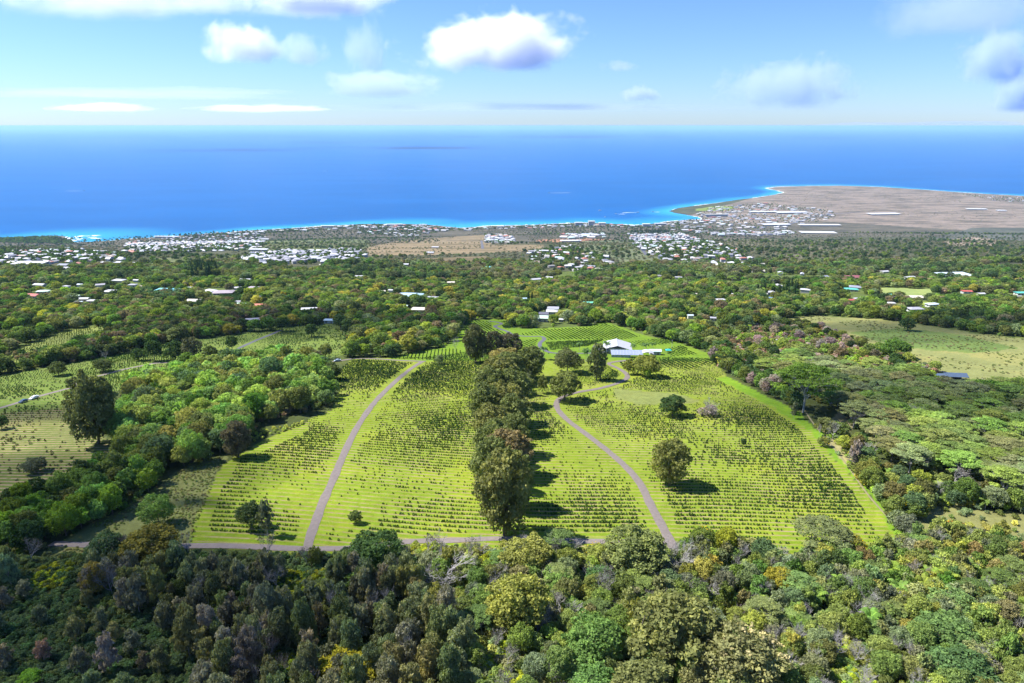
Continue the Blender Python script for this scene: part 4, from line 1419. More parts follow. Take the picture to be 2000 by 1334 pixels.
# --- single trees one can point at
E1 = (.085, .100, .034); E2 = (.105, .108, .036); E3 = (.115, .092, .044)
row = [(985, 1046, 118, 178, E2), (1003, 992, 86, 120, E1), (962, 958, 90, 115, E1), (988, 930, 104, 106, E3), (968, 905, 92, 96, E1), (1006, 888, 72, 88, E1), (962, 868, 82, 92, E2), (1002, 846, 78, 86, E1),
       (948, 832, 70, 92, E1), (985, 826, 92, 92, E2), (1002, 792, 78, 82, E1), (960, 796, 78, 88, E1), (975, 768, 82, 82, E2), (992, 750, 70, 70, E1), (985, 728, 68, 58, (.13, .115, .04))]
for i, (a, b, w, h, t) in enumerate(row):
    lab = ['nearest and largest tree of the central row, by the track', 'green tree second from the near end of the central row', 'left green tree third from the near end of the central row', 'brown-topped tree in the central row',
           'olive tree behind the brown-topped one in the central row', 'right-hand green tree in the near half of the central row', 'left olive tree in the middle of the central row', 'right tree in the middle of the central row',
           'leftmost bulging tree of the central row', 'broad olive tree behind the row middle', 'right tree in the far half of the central row', 'left tree in the far half of the central row', 'olive tree fourth from the far end of the central row',
           'green tree third from the far end of the central row', 'yellowish tree near the far end of the central row'][i]
    plant('eucalyptus', a, b, w, h, t, lab)
for a in [('eucalyptus', 1035, 740, 64, 72, E1, 'dark green rounded tree right of the row far end'), ('eucalyptus', 928, 708, 50, 80, (.062, .066, .030), 'tall dark tree at the far left end of the central row'),
          ('broadleaf', 962, 702, 48, 58, (.050, .050, .030), 'dark tree between two others behind the central row'), ('broadleaf', 995, 700, 52, 54, (.055, .052, .032), 'dark rounded tree behind the far end of the row'),
          ('bare', 945, 700, 22, 44, (.07, .06, .05), 'bare white tree in front of the dark trees at the row end'), ('bare', 890, 688, 16, 34, (.07, .06, .05), 'slim dead tree left of the row end'),
          ('broadleaf', 1108, 728, 54, 52, (.075, .085, .035), 'leaning grey-green tree left of the drying house'), ('eucalyptus', 1165, 742, 40, 76, (.070, .082, .035), 'tall tree with bare stem in front of the white shed'),
          ('broadleaf', 1103, 782, 62, 64, OLIVE, 'olive tree standing at the bend of the right track'), ('broadleaf', 1060, 768, 22, 38, OLIVE, 'small narrow tree left of the track bend'), ('slender', 1032, 772, 14, 46, GREY, 'thin pole-like tree right of the central row'),
          ('broadleaf', 1228, 731, 26, 34, (.12, .13, .03), 'left of two bright trees below the drying house'), ('broadleaf', 1262, 735, 50, 48, (.125, .135, .032), 'right and larger of two bright trees below the drying house'), ('broadleaf', 1264, 739, 15, 22, LIME, 'small lime bush under the bright trees'),
          ('broadleaf', 1313, 812, 52, 46, DARK, 'dark dense tree alone in the right field'), ('bare', 1383, 812, 38, 46, (.07, .06, .05), 'pinkish bare tree in the right field'), ('shrub', 1381, 812, 36, 26, MAUVE, 'mauve brush around the bare tree in the right field'),
          ('eucalyptus', 1306, 948, 84, 104, (.115, .120, .036), 'large olive tree alone in the right field'), ('broadleaf', 1452, 872, 12, 18, DARK, 'small dark bush in the middle of the right field'), ('broadleaf', 695, 1022, 27, 30, (.055, .075, .025), 'round bush near the left track'),
          ('broadleaf', 492, 1032, 50, 58, (.050, .072, .028), 'dark bushy tree in the near left field'), ('slender', 523, 1046, 30, 70, GREY, 'pale thin tree right of the dark bush'),
          ('eucalyptus', 466, 893, 58, 78, (.085, .075, .045), 'dark grey tree standing at the grove corner'), ('broadleaf', 310, 1024, 60, 66, BRIGHT, 'bright green round tree in the left meadow'), ('broadleaf', 213, 1096, 64, 66, BLUEG, 'dark blue-green round tree by the near track'),
          ('eucalyptus', 300, 1092, 116, 82, (.11, .10, .022), 'wide olive-yellow tree below the left meadow'), ('eucalyptus', 192, 866, 98, 146, (.082, .092, .036), 'tall dark olive tree left of the grove'), ('broadleaf', 70, 922, 44, 34, (.06, .07, .04), 'dark bush in the terraced left field'),
          ('broadleaf', 4, 838, 26, 30, DARK, 'dark bush at the left edge of the terraced field'),
          ('broadleaf', 273, 704, 25, 27, DARK, 'leftmost of the five dark trees in the left field'), ('broadleaf', 303, 705, 33, 46, DARK, 'second of the five dark trees in the left field'), ('broadleaf', 342, 704, 38, 42, DARK, 'middle of the five dark trees in the left field'),
          ('broadleaf', 376, 704, 40, 50, (.06, .062, .035), 'brownish fourth of the five dark trees in the left field'), ('broadleaf', 412, 706, 32, 34, (.045, .06, .02), 'rightmost of the five dark trees in the left field'), ('broadleaf', 379, 714, 30, 24, SAGE, 'low sage bush below the five dark trees'),
          ('broadleaf', 115, 733, 34, 30, (.045, .058, .022), 'left of two round trees beside the left track'), ('broadleaf', 202, 726, 36, 30, (.045, .058, .022), 'right of two round trees beside the left track'), ('bare', 208, 706, 12, 26, (.07, .06, .05), 'slim white bare tree in the left field'),
          ('broadleaf', 454, 683, 23, 30, DARK, 'small dark tree beside the climbing left track'), ('broadleaf', 636, 700, 25, 32, OLIVE, 'olive tree at the right end of the left field'), ('broadleaf', 614, 706, 18, 22, OLIVE, 'small olive bush at the right end of the left field'),
          ('broadleaf', 476, 646, 26, 28, DARK, 'dark round tree left of the grey-roofed house'), ('broadleaf', 522, 645, 34, 28, GREEN, 'green tree right of the grey-roofed house'), ('broadleaf', 552, 647, 30, 32, DARK, 'dark dome tree at the end of the left track'),
          ('broadleaf', 609, 658, 25, 30, DARK, 'dark round tree standing before the left woods'), ('broadleaf', 816, 681, 20, 24, DARK, 'dark bush at the head of the vertical rows'), ('broadleaf', 858, 711, 18, 20, SAGE, 'grey-green bush at the top of the left field'),
          ('broadleaf', 645, 742, 46, 40, (.055, .072, .025), 'dark tree at the upper corner of the left field'), ('umbrella', 1568, 806, 124, 118, (.085, .135, .022), 'widest flat-topped tree beside the right field'), ('slender', 1550, 818, 14, 34, GREY, 'thin dark pole tree at the right field edge'),
          ('broadleaf', 1746, 700, 58, 44, GREEN, 'big green dome tree left of the pale meadow'), ('broadleaf', 1771, 646, 30, 28, DARK, 'dark tree standing in the far right meadow'), ('broadleaf', 1836, 636, 12, 14, MIDG, 'small bush in the far right meadow'),
          ('broadleaf', 1612, 848, 42, 38, (.075, .085, .03), 'round olive bush on the right field edge'), ('bare', 1600, 852, 10, 26, (.07, .06, .05), 'white dead stump on the right field edge'), ('broadleaf', 1685, 915, 44, 46, BLUEG, 'dark green bush beside the dirt path'),
          ('slender', 1668, 918, 24, 60, MAUVE, 'mauve-topped slim tree beside the dirt path'), ('broadleaf', 1476, 752, 30, 36, DARK, 'dark tree at the corner of the right woods'),
          ('conifer', 1032, 592, 7, 24, DARK, 'left of the twin cypress trees'), ('conifer', 1039, 592, 7, 25, DARK, 'right of the twin cypress trees'), ('conifer', 371, 588, 6, 19, DARK, 'cypress at the right end of the palm grove'), ('conifer', 1806, 559, 8, 18, DARK, 'lone cypress above the pale field'), ('conifer', 646, 618, 6, 22, DARK, 'dark cypress behind the small hip roof'),
          ('broadleaf', 735, 1112, 100, 90, (.050, .085, .026), 'large dark green tree in front of the near track'), ('broadleaf', 705, 1152, 56, 52, BRIGHT, 'small bright green dome tree among grey trees'), ('bare', 735, 1215, 40, 70, (.07, .06, .05), 'pinkish dead tree in the shaded forest'),
          ('bare', 880, 1140, 110, 76, (.07, .06, .05), 'spreading dead white tree below the near track'), ('broadleaf', 1030, 1120, 92, 84, (.140, .145, .038), 'yellow-green tree in front of the central row'), ('bare', 1022, 1100, 60, 70, (.07, .06, .05), 'bare pale branches of the yellow tree'),
          ('eucalyptus', 1240, 1120, 132, 112, (.10, .118, .040), 'large olive green tree left of the right track'), ('bare', 1335, 1120, 80, 80, (.07, .06, .05), 'reddish bare thicket tree at the track foot'),
          ('eucalyptus', 1310, 1300, 190, 170, (.105, .112, .038), 'huge olive tree at the bottom right of centre'), ('eucalyptus', 1440, 1345, 170, 150, (.122, .122, .050), 'olive tree with pale flowers at the bottom'), ('broadleaf', 1160, 1300, 120, 110, (.075, .125, .032), 'bright green tree at the bottom centre'),
          ('broadleaf', 1165, 1370, 100, 80, (.07, .125, .034), 'green dome tree at the bottom edge'), ('eucalyptus', 1260, 1400, 150, 130, (.10, .108, .038), 'olive tree cut by the bottom edge'), ('broadleaf', 1090, 1160, 66, 60, BRIGHT, 'green dome tree below the near track'), ('broadleaf', 1175, 1150, 62, 52, (.05, .095, .03), 'dark green dome tree below the olive tree'),
          ('eucalyptus', 1010, 1230, 130, 130, (.135, .142, .034), 'big yellow-green tree at the lower middle'), ('broadleaf', 1835, 1270, 120, 80, (.072, .115, .036), 'green dome tree at the lower right'), ('broadleaf', 1870, 1340, 120, 90, (.052, .09, .032), 'dark green tree at the bottom right corner'), ('broadleaf', 1855, 1200, 90, 56, (.088, .135, .045), 'pale green dome tree at the lower right'),
          ('bare', 1757, 1282, 34, 52, (.07, .06, .05), 'white dead tree left of the green domes'), ('bare', 1920, 1330, 50, 66, (.07, .06, .05), 'white dead tree at the bottom right'), ('bare', 1610, 1170, 56, 36, (.07, .06, .05), 'white spreading dead branches in the right scrub'),
          ('bare', 1390, 1172, 50, 52, (.07, .06, .05), 'white upright dead branches in the right scrub'), ('umbrella', 1600, 1082, 110, 90, (.085, .10, .040), 'grey-green feathery tree before the right field'), ('broadleaf', 1488, 1100, 56, 56, BLUEG, 'blue-green tree before the right field'),
          ('broadleaf', 1415, 1090, 50, 66, (.16, .17, .02), 'yellow-green tree before the right field'), ('broadleaf', 1370, 1085, 54, 62, (.075, .10, .022), 'green tree with yellow blossom at the track foot'), ('broadleaf', 1520, 1165, 64, 64, (.15, .135, .02), 'rust-yellow tree in the right scrub'),
          ('broadleaf', 680, 1345, 130, 80, (.17, .155, .015), 'yellow-olive tree at the bottom left of centre'), ('bare', 515, 1285, 56, 84, (.07, .06, .05), 'tall dead grey tree in the shaded forest'), ('bare', 800, 1330, 40, 90, (.07, .06, .05), 'pale dead tree at the shade edge'),
          ('slender', 218, 1320, 40, 80, MAUVE, 'mauve-grey tree on the shaded lower left slope'), ('slender', 88, 1292, 30, 46, (.20, .125, .09), 'pinkish round tree on the shaded lower left slope'), ('broadleaf', 190, 1160, 52, 66, (.15, .12, .03), 'olive-orange tree on the shaded lower left slope'),
          ('slender', 785, 1180, 26, 76, (.16, .15, .05), 'yellowish slim tree at the shade edge'), ('broadleaf', 60, 1335, 44, 30, (.09, .17, .02), 'bright green bush at the bottom left')]:
    plant(*a)
for a in [('broadleaf', 222, 656, 18, 18, DARK, 'small tree with orange blossom in the dark left belt'), ('broadleaf', 1784, 1010, 50, 46, MIDG, 'tree with yellow blossom beside the dry right clearing'), ('broadleaf', 1862, 1050, 40, 40, OLIVE, 'bush with orange blossom below the dry right clearing'),
          ('broadleaf', 282, 905, 26, 26, GREEN, 'bush with yellow blossom at the foot of the grove'), ('broadleaf', 432, 862, 34, 36, (.07, .09, .03), 'tree with orange blossom left of the dark grey tree'), ('broadleaf', 686, 672, 26, 22, DARK, 'dark tree with red blossom beyond the left field'),
          ('broadleaf', 1660, 1085, 54, 50, (.13, .13, .03), 'tree with yellow blossom left of the path foot'), ('broadleaf', 1316, 590, 18, 16, DARK, 'dark tree with red blossom left of the white houses'), ('broadleaf', 1318, 640, 22, 22, DARK, 'dark tree with red blossom behind the right rows'),
          ('broadleaf', 1164, 1098, 40, 44, OLIVE, 'small tree with yellow blossom left of the large olive tree'), ('broadleaf', 1608, 872, 24, 22, OLIVE, 'bush with yellow blossom on the right field edge')]:
    plant(*a)
for i, (a, b) in enumerate([(1184, 692), (1144, 706), (1062, 702)]): plant('palm', a, b, 20, 32, (.045, .08, .025), ['palm in front of the white shed', 'palm left of the tall tree by the shed', 'lone tall palm right of the central row'][i])
plant('palm', 1147, 706, 20, 30, (.05, .10, .025), 'bright short palm left of the tall tree by the shed')
for i, (a, b) in enumerate([(1236, 689), (1256, 688), (1262, 687), (1275, 686), (1132, 686)]): plant('palm', a, b, 15, 22, (.05, .085, .028), '%s of the palms behind the drying house' % ['leftmost', 'second', 'third', 'rightmost', 'odd one left'][i] if i < 4 else 'palm beside the dark coffee plot')
plant('palm', 724, 694, 12, 28, (.07, .10, .04), 'slim palm left of the vertical rows'); plant('palm', 1048, 640, 16, 30, (.06, .08, .045), 'palm left of the farmhouse')

# --- regions
OPEN = [FIELD, UPPER, LEFTF, LEFTU, LEFTUU, TERR, MEADOW, RMEAD]
LAWN = [c[0] for c in COVERS[14:20]]
DRYLOT = [c[0] for c in COVERS[5:8]]
GROVE = [(228, 868), (250, 800), (262, 760), (330, 735), (450, 720), (560, 703), (622, 703), (640, 735), (655, 775), (655, 790), (600, 805), (520, 832), (490, 850), (440, 884), (400, 906), (345, 925), (300, 905), (250, 885)]
zone('grove', 'in the bright grove left of the field')
grow('broadleaf', GROVE, 6.6, (6.5, 13), (7, 13.5), [tuple(1.22 * q for q in c) for c in [BRIGHT, (.088, .145, .036), (.105, .165, .05), (.125, .165, .035), GREEN, (.135, .145, .04), OLIVE, BLUEG, (.10, .115, .035), (.11, .15, .04)]], 'grove', seed=1, tscale=16)
grow('shrub', GROVE, 4, (2.5, 4.5), (2, 3.5), [MIDG, OLIVE, BROWN], 'grove', seed=2, dens=.6)
HEDGE = [(-60, 738), (-60, 690), (60, 688), (130, 676), (150, 664), (250, 640), (330, 628), (400, 618), (470, 600), (570, 602), (560, 630), (450, 652), (330, 668), (240, 690), (130, 712)]
zone('hedge', 'in the dark diagonal belt left')
grow('broadleaf', HEDGE, 6.5, (6, 10), (6, 10), [DARK, (.045, .06, .028), OLIVE, BROWN, (.065, .06, .035), MIDG, (.08, .065, .04), SAGE, DARK, GREEN], 'hedge', seed=3, tscale=40, excl=[LEFTU])
grow('shrub', HEDGE, 4.5, (3, 5), (2.5, 4), [MIDG, OLIVE, BROWN, DARK], 'hedge', seed=4, dens=.7)
LINE = [(0, 1080), (-60, 1040), (40, 1000), (110, 960), (180, 935), (230, 905), (300, 890), (318, 930), (290, 965), (240, 1000), (180, 1030), (120, 1065), (60, 1085)]
zone('line', 'in the tree line between terraces and meadow')
grow('broadleaf', LINE, 5.0, (5, 9), (6, 11), [BRIGHT, (.10, .15, .02), GREEN, OLIVE, DARK, MIDG], 'line', seed=5, tscale=20)
grow('shrub', LINE, 3.2, (2, 4), (1.5, 3), [GREEN, OLIVE, DARK], 'line', seed=6)
# forest beyond the fields, nearest band first
B1 = [(-120, 745), (-120, 590), (2120, 590), (2120, 700), (1500, 700), (1420, 735), (1380, 700), (1000, 690), (700, 705), (560, 715)]
zone('band', 'in the mixed woods beyond the fields')
MIX = [tuple(1.1 * q for q in c) for c in [DARK, (.042, .065, .022), GREEN, MIDG, OLIVE, (.085, .10, .03), (.09, .085, .045), SAGE, (.10, .14, .02), DARK, MIDG, (.12, .13, .03), GREEN, (.05, .08, .025), MIDG, (.075, .10, .022), (.10, .11, .045), BROWN, (.09, .13, .025), DARK, GREEN, (.16, .16, .03), (.06, .07, .03)]]
grow('broadleaf', B1, 7.8, (5.5, 14), (5, 12), MIX, 'band', seed=7, excl=OPEN + LAWN + [[(1380, 640), (1640, 640), (1760, 700), (1900, 740), (2050, 780), (1500, 780)]], tscale=60)
grow('shrub', B1, 6, (3, 5), (2, 4), [MIDG, OLIVE, BROWN, LIME, SAGE], 'band', seed=8, dens=.5, excl=OPEN + LAWN)
B2 = [(-200, 592), (-200, 546), (2200, 546), (2200, 592)]
zone('mid', 'in the middle-distance woods')
grow('broadleaf', B2, 9.4, (5.5, 15), (4.5, 11), MIX, 'mid', seed=9, excl=OPEN + LAWN, tscale=70, clump=(90, .33))
B3 = [(-300, 548), (-300, 518), (2300, 510), (2300, 548)]
zone('farw', 'in the far woods')
grow('broadleaf', B3, 12.0, (9, 17), (8, 14), [(.04, .062, .026), (.062, .085, .038), (.066, .11, .03), MIDG, (.09, .10, .042), OLIVE, SAGE, (.11, .105, .06)], 'farw', seed=10, excl=DRYLOT + LAWN, tscale=120, clump=(160, .36))
grow('umbrella', [(-100, 600), (-100, 530), (2100, 530), (2100, 600)], 40, (13, 20), (8, 11), [(.075, .12, .022), (.10, .135, .025), MIDG], 'mid', seed=11, dens=.55, excl=OPEN + LAWN)
B4 = [(-500, 520), (-500, 466), (600, 447), (900, 448), (1330, 440), (1450, 455), (2500, 455), (2500, 512)]
zone('scrub', 'in the coastal scrub')
SCR = [(.065, .07, .042), (.08, .08, .05), (.05, .062, .034), (.095, .09, .06), (.06, .075, .035)]
grow('shrub', B4, 17, (5, 11), (2.5, 5), SCR, 'scrub', seed=12, excl=DRYLOT, dens=.62, clump=(300, .36))
grow('broadleaf', B4, 26, (8, 14), (6, 11), [DARK, (.04, .06, .03), MIDG, (.05, .065, .035)], 'scrub', seed=13, excl=DRYLOT, dens=.55, clump=(420, .48))
for tpoly, sp, dens, wr in TOWNS[:11]:
    grow('broadleaf', tpoly, 14 if sp < 40 else 30, (6, 11), (5, 9), [DARK, (.035, .055, .025), MIDG, GREEN], 'scrub', seed=14, dens=.7, rad=1)
grow('shrub', [(1480, 440), (1500, 380), (1640, 366), (2300, 390), (2300, 460), (1600, 448)], 60, (8, 16), (2, 4), [(.14, .125, .09), (.10, .10, .07), (.08, .085, .055)], 'scrub', seed=15, dens=.5, clump=(600, .5))
for P in DRYLOT: grow('shrub', P, 18, (3, 8), (1.5, 3.5), SCR, 'scrub', seed=51, dens=.5, clump=(120, .5))
# trees along the shore
grow('palm', [(440, 458), (600, 447), (720, 439), (830, 440), (900, 448), (1000, 443), (1140, 438), (1250, 443), (1330, 436), (1330, 440), (1140, 442), (900, 452), (720, 443), (440, 461)], 26, (7, 10), (12, 17), [DARK, MIDG], 'scrub', seed=16, dens=.4)
grow('broadleaf', [(0, 462), (60, 463), (110, 462), (130, 466), (150, 476), (60, 476), (0, 474)], 13, (9, 14), (7, 11), [DARK, GREEN, MIDG], 'scrub', seed=17, dens=.9)
grow('conifer', [(1230, 452), (1300, 450), (1320, 466), (1245, 470)], 19, (5, 7), (16, 24), [DARK, (.025, .045, .022)], 'scrub', seed=18, dens=.7)
grow('conifer', [(372, 528), (425, 524), (428, 540), (375, 541)], 9, (4, 6), (14, 22), [DARK, (.025, .045, .022)], 'farw', seed=19, dens=.9)
grow('conifer', [(1478, 572), (1500, 566), (1560, 562), (1555, 576), (1490, 580)], 7.5, (3, 4.5), (9, 14), [DARK], 'mid', seed=20, dens=.7)
zone('palms', 'in the palm grove by the left village')
grow('palm', [(270, 592), (280, 572), (350, 572), (362, 592)], 5.2, (5, 7), (8, 12), [(.045, .075, .03), DARK], 'palms', seed=21)
grow('palm', [(400, 600), (470, 600), (540, 605), (540, 632), (420, 628)], 20, (5, 7), (8, 12), [(.06, .085, .04)], 'band', seed=22, dens=.7)
# scrub right of the field: rust and mauve brush, then flat-topped trees
BRUSH = [(1390, 668), (1430, 640), (1480, 628), (1600, 640), (1680, 668), (1760, 700), (1850, 735), (1760, 745), (1660, 735), (1560, 735), (1500, 765), (1450, 745), (1400, 715)]
zone('brush', 'in the mixed brush right of the field')
grow('shrub', BRUSH, 3.6, (3, 6), (2.4, 4.6), [MIDG, LIME, OLIVE, (.16, .10, .06), MAUVE, (.13, .085, .055), SAGE, (.09, .14, .03)], 'brush', seed=23, tscale=45, dens=.85, clump=(24, .27))
grow('broadleaf', BRUSH, 9, (6, 10), (5, 8.5), [DARK, MIDG, OLIVE, MAUVE, (.12, .14, .03), BROWN], 'brush', seed=24, dens=.6, tscale=40)
EDGE = [(1385, 700), (1440, 715), (1500, 740), (1530, 770), (1570, 800), (1545, 800), (1500, 772), (1440, 738), (1400, 716)]
zone('edge', 'along the upper right field edge')
grow('broadleaf', EDGE, 5.5, (5, 8.5), (5, 9), [BLUEG, GREEN, DARK, MIDG, MAUVE], 'edge', seed=25)
ALB = [(1480, 730), (1560, 690), (1620, 730), (1760, 735), (1850, 745), (2000, 775), (2120, 800), (2120, 985), (1900, 965), (1800, 940), (1740, 905), (1680, 860), (1640, 815), (1600, 790), (1540, 770)]
zone('alb', 'in the flat-topped wood right of the field')
grow('umbrella', ALB, 8.8, (10, 17), (7.5, 12), [(.100, .140, .034), (.115, .155, .038), (.092, .122, .036), (.125, .138, .055), (.118, .136, .06)], 'alb', seed=26, tscale=45)
grow('bare', ALB, 22, (7, 11), (7, 10), [(.065, .060, .050)], 'alb', seed=27, dens=.6)
grow('shrub', ALB, 5, (3, 5), (2, 4), [MIDG, OLIVE, DARK], 'alb', seed=28)
grow('broadleaf', [(1890, 770), (2100, 760), (2100, 830), (1950, 820)], 7, (6, 10), (6, 9), [DARK, GREEN], 'alb', seed=29)
RSIDE = [(1590, 832), (1640, 850), (1690, 890), (1740, 935), (1800, 960), (1900, 975), (2100, 985), (2100, 1010), (1850, 990), (1760, 1020), (1800, 1070), (1772, 1075), (1720, 1000), (1690, 955), (1640, 895)]
zone('rside', 'in the colourful scrub along the dirt path')
RMIX = [(.12, .13, .03), MIDG, (.145, .155, .03), OLIVE, (.065, .10, .028), SAGE, (.12, .10, .04), GREY, BLUEG, MIDG]
grow('broadleaf', RSIDE, 6, (4.5, 8), (5, 8.5), RMIX, 'rside', seed=30, tscale=14, rad=2.2)
grow('shrub', RSIDE, 2.7, (2, 4), (1.5, 3), [MIDG, OLIVE, LIME, YEL, SAGE], 'rside', seed=31, dens=.8, rad=1.0)
grow('bare', RSIDE, 11, (5, 8), (6, 9), [(.065, .060, .050)], 'rside', seed=32, dens=.5, rad=2)
grow('fern', RSIDE, 10, (5, 7), (5, 7.5), [(.08, .115, .025)], 'rside', seed=33, dens=.5, rad=2)
grow('shrub', RNEAR, 3.4, (1.5, 3.6), (1, 2.2), [(.20, .25, .03), MIDG, (.22, .21, .05), SAGE], 'rside', seed=34, dens=.55)
LUSH = [[(930, 1130), (1010, 1180), (1000, 1400), (900, 1400), (965, 1250)], [(1610, 1255), (1700, 1285), (1720, 1400), (1600, 1400)], [(1380, 1170), (1470, 1175), (1460, 1195), (1385, 1190)],
        [(560, 1120), (640, 1120), (640, 1165), (560, 1215), (500, 1200)], [(535, 1280), (600, 1280), (610, 1345), (525, 1345)], [(85, 1115), (145, 1105), (135, 1150), (45, 1160)]]
SL_ = [(.115, .115, .072), (.100, .110, .058), (.130, .132, .054)]
# foreground, right and middle
FGR = [(800, 1068), (1000, 1072), (1320, 1082), (1500, 1092), (1700, 1092), (1790, 1050), (1900, 1070), (2150, 1060), (2250, 1480), (850, 1480), (930, 1320), (880, 1240), (800, 1130)]
zone('fgr', 'in the sunlit foreground scrub')
FMIX = [tuple(1.14 * q for q in c) for c in [MIDG, (.10, .125, .035), SAGE, OLIVE, (.075, .11, .03), GREY, (.12, .14, .035), (.11, .12, .05), (.135, .145, .035)]]
grow('broadleaf', FGR, 4.6, (3.6, 7.2), (4, 7.5), FMIX, 'fgr', seed=35, tscale=22, dens=.82, excl=LUSH + [[(700, 1040), (1330, 1040), (1330, 1100), (700, 1112)]])
grow('shrub', FGR, 2.1, (1.6, 3.4), (1.2, 2.6), FMIX + [(.20, .22, .02)], 'fgr', seed=36, tscale=15)
grow('bare', FGR, 5.4, (3.5, 6.5), (4.5, 8), [(.065, .060, .050)], 'fgr', seed=37, dens=.6)
grow('slender', FGR, 6.0, (3, 5.2), (5, 8.5), FMIX + SL_, 'fgr', seed=53, dens=.5, tscale=12, excl=LUSH + [[(700, 1040), (1330, 1040), (1330, 1105), (700, 1115)]])
grow('umbrella', FGR, 12, (6, 9.5), (5, 7.5), [(.085, .12, .035), (.10, .12, .04), (.07, .10, .03)], 'fgr', seed=54, dens=.45, excl=LUSH)
grow('fern', [(1480, 1150), (1700, 1110), (1900, 1080), (2000, 1100), (2000, 1230), (1700, 1260)], 6.5, (4.5, 7), (5, 8), [(.075, .115, .024), (.09, .12, .022)], 'fgr', seed=38, dens=.55)
FGRR = [(1320, 1085), (1700, 1095), (1790, 1050), (2150, 1060), (2150, 1200), (1600, 1200), (1330, 1150)]
grow('broadleaf', FGRR, 6, (3.6, 6), (5, 8), [(.16, .145, .03), (.135, .145, .035), (.135, .105, .04), MIDG, (.06, .09, .03), (.12, .14, .035), GREEN, OLIVE, SAGE], 'fgr', seed=39, tscale=8, dens=.75)
zone('lush', 'in the bright chartreuse undergrowth')
for P in LUSH[:3]:
    grow('shrub', P, 1.2, (1.0, 2.0), (.8, 1.7), [(.17, .20, .018), (.15, .19, .02), (.13, .17, .024)], 'lush', seed=40)
# foreground, left: shaded forest of slim grey trees over a carpet of low growth
FGL = [(-120, 1085), (60, 1092), (190, 1082), (380, 1078), (600, 1084), (800, 1072), (800, 1130), (880, 1240), (930, 1320), (850, 1480), (-300, 1480)]
zone('fgl', 'in the shaded forest at lower left')
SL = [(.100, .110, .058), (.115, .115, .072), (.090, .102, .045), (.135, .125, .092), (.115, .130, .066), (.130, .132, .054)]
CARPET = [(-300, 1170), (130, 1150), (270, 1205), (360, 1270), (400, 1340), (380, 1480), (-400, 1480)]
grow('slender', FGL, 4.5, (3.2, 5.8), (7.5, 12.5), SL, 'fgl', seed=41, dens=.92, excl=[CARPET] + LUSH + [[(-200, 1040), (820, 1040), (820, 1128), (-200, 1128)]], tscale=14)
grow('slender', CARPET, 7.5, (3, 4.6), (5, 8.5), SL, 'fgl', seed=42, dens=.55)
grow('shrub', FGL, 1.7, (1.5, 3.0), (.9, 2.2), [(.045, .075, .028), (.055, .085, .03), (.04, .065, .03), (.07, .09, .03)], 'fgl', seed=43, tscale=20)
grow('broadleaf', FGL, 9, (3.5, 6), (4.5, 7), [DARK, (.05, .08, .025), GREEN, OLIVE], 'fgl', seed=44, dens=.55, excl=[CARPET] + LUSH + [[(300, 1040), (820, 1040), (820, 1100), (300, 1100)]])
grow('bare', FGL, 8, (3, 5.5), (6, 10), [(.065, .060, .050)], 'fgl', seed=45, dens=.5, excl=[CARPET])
for P in LUSH[3:]:
    grow('shrub', P, 1.7, (1.4, 2.6), (1.2, 2.2), [(.16, .18, .015), (.13, .15, .015)], 'lush', seed=46)
# rough growth on meadows
zone('mead', 'in the rough meadow')
grow('shrub', MEADOW, 1.1, (.4, 1.3), (.2, .6), [(.10, .11, .03), (.08, .10, .026), (.115, .105, .05), (.09, .115, .03)], 'mead', seed=47, dens=.7, clump=(14, .40), tscale=9)
grow('shrub', RMEAD, 3.0, (.7, 2.6), (.25, .9), [(.08, .10, .03), (.105, .105, .045), (.07, .085, .028), (.11, .10, .055)], 'mead', seed=48, dens=.5, clump=(34, .52), tscale=30)
grow('shrub', TERR, 3.0, (.7, 2.0), (.3, 1.0), [(.07, .08, .03), (.10, .095, .04), (.06, .07, .03)], 'mead', seed=52, dens=.45, clump=(16, .46))
grow('shrub', [(380, 905), (520, 855), (600, 828), (600, 822), (500, 845), (430, 890)], 2.6, (1.2, 2.6), (.8, 1.8), [(.15, .18, .04), (.18, .20, .04)], 'mead', seed=49)


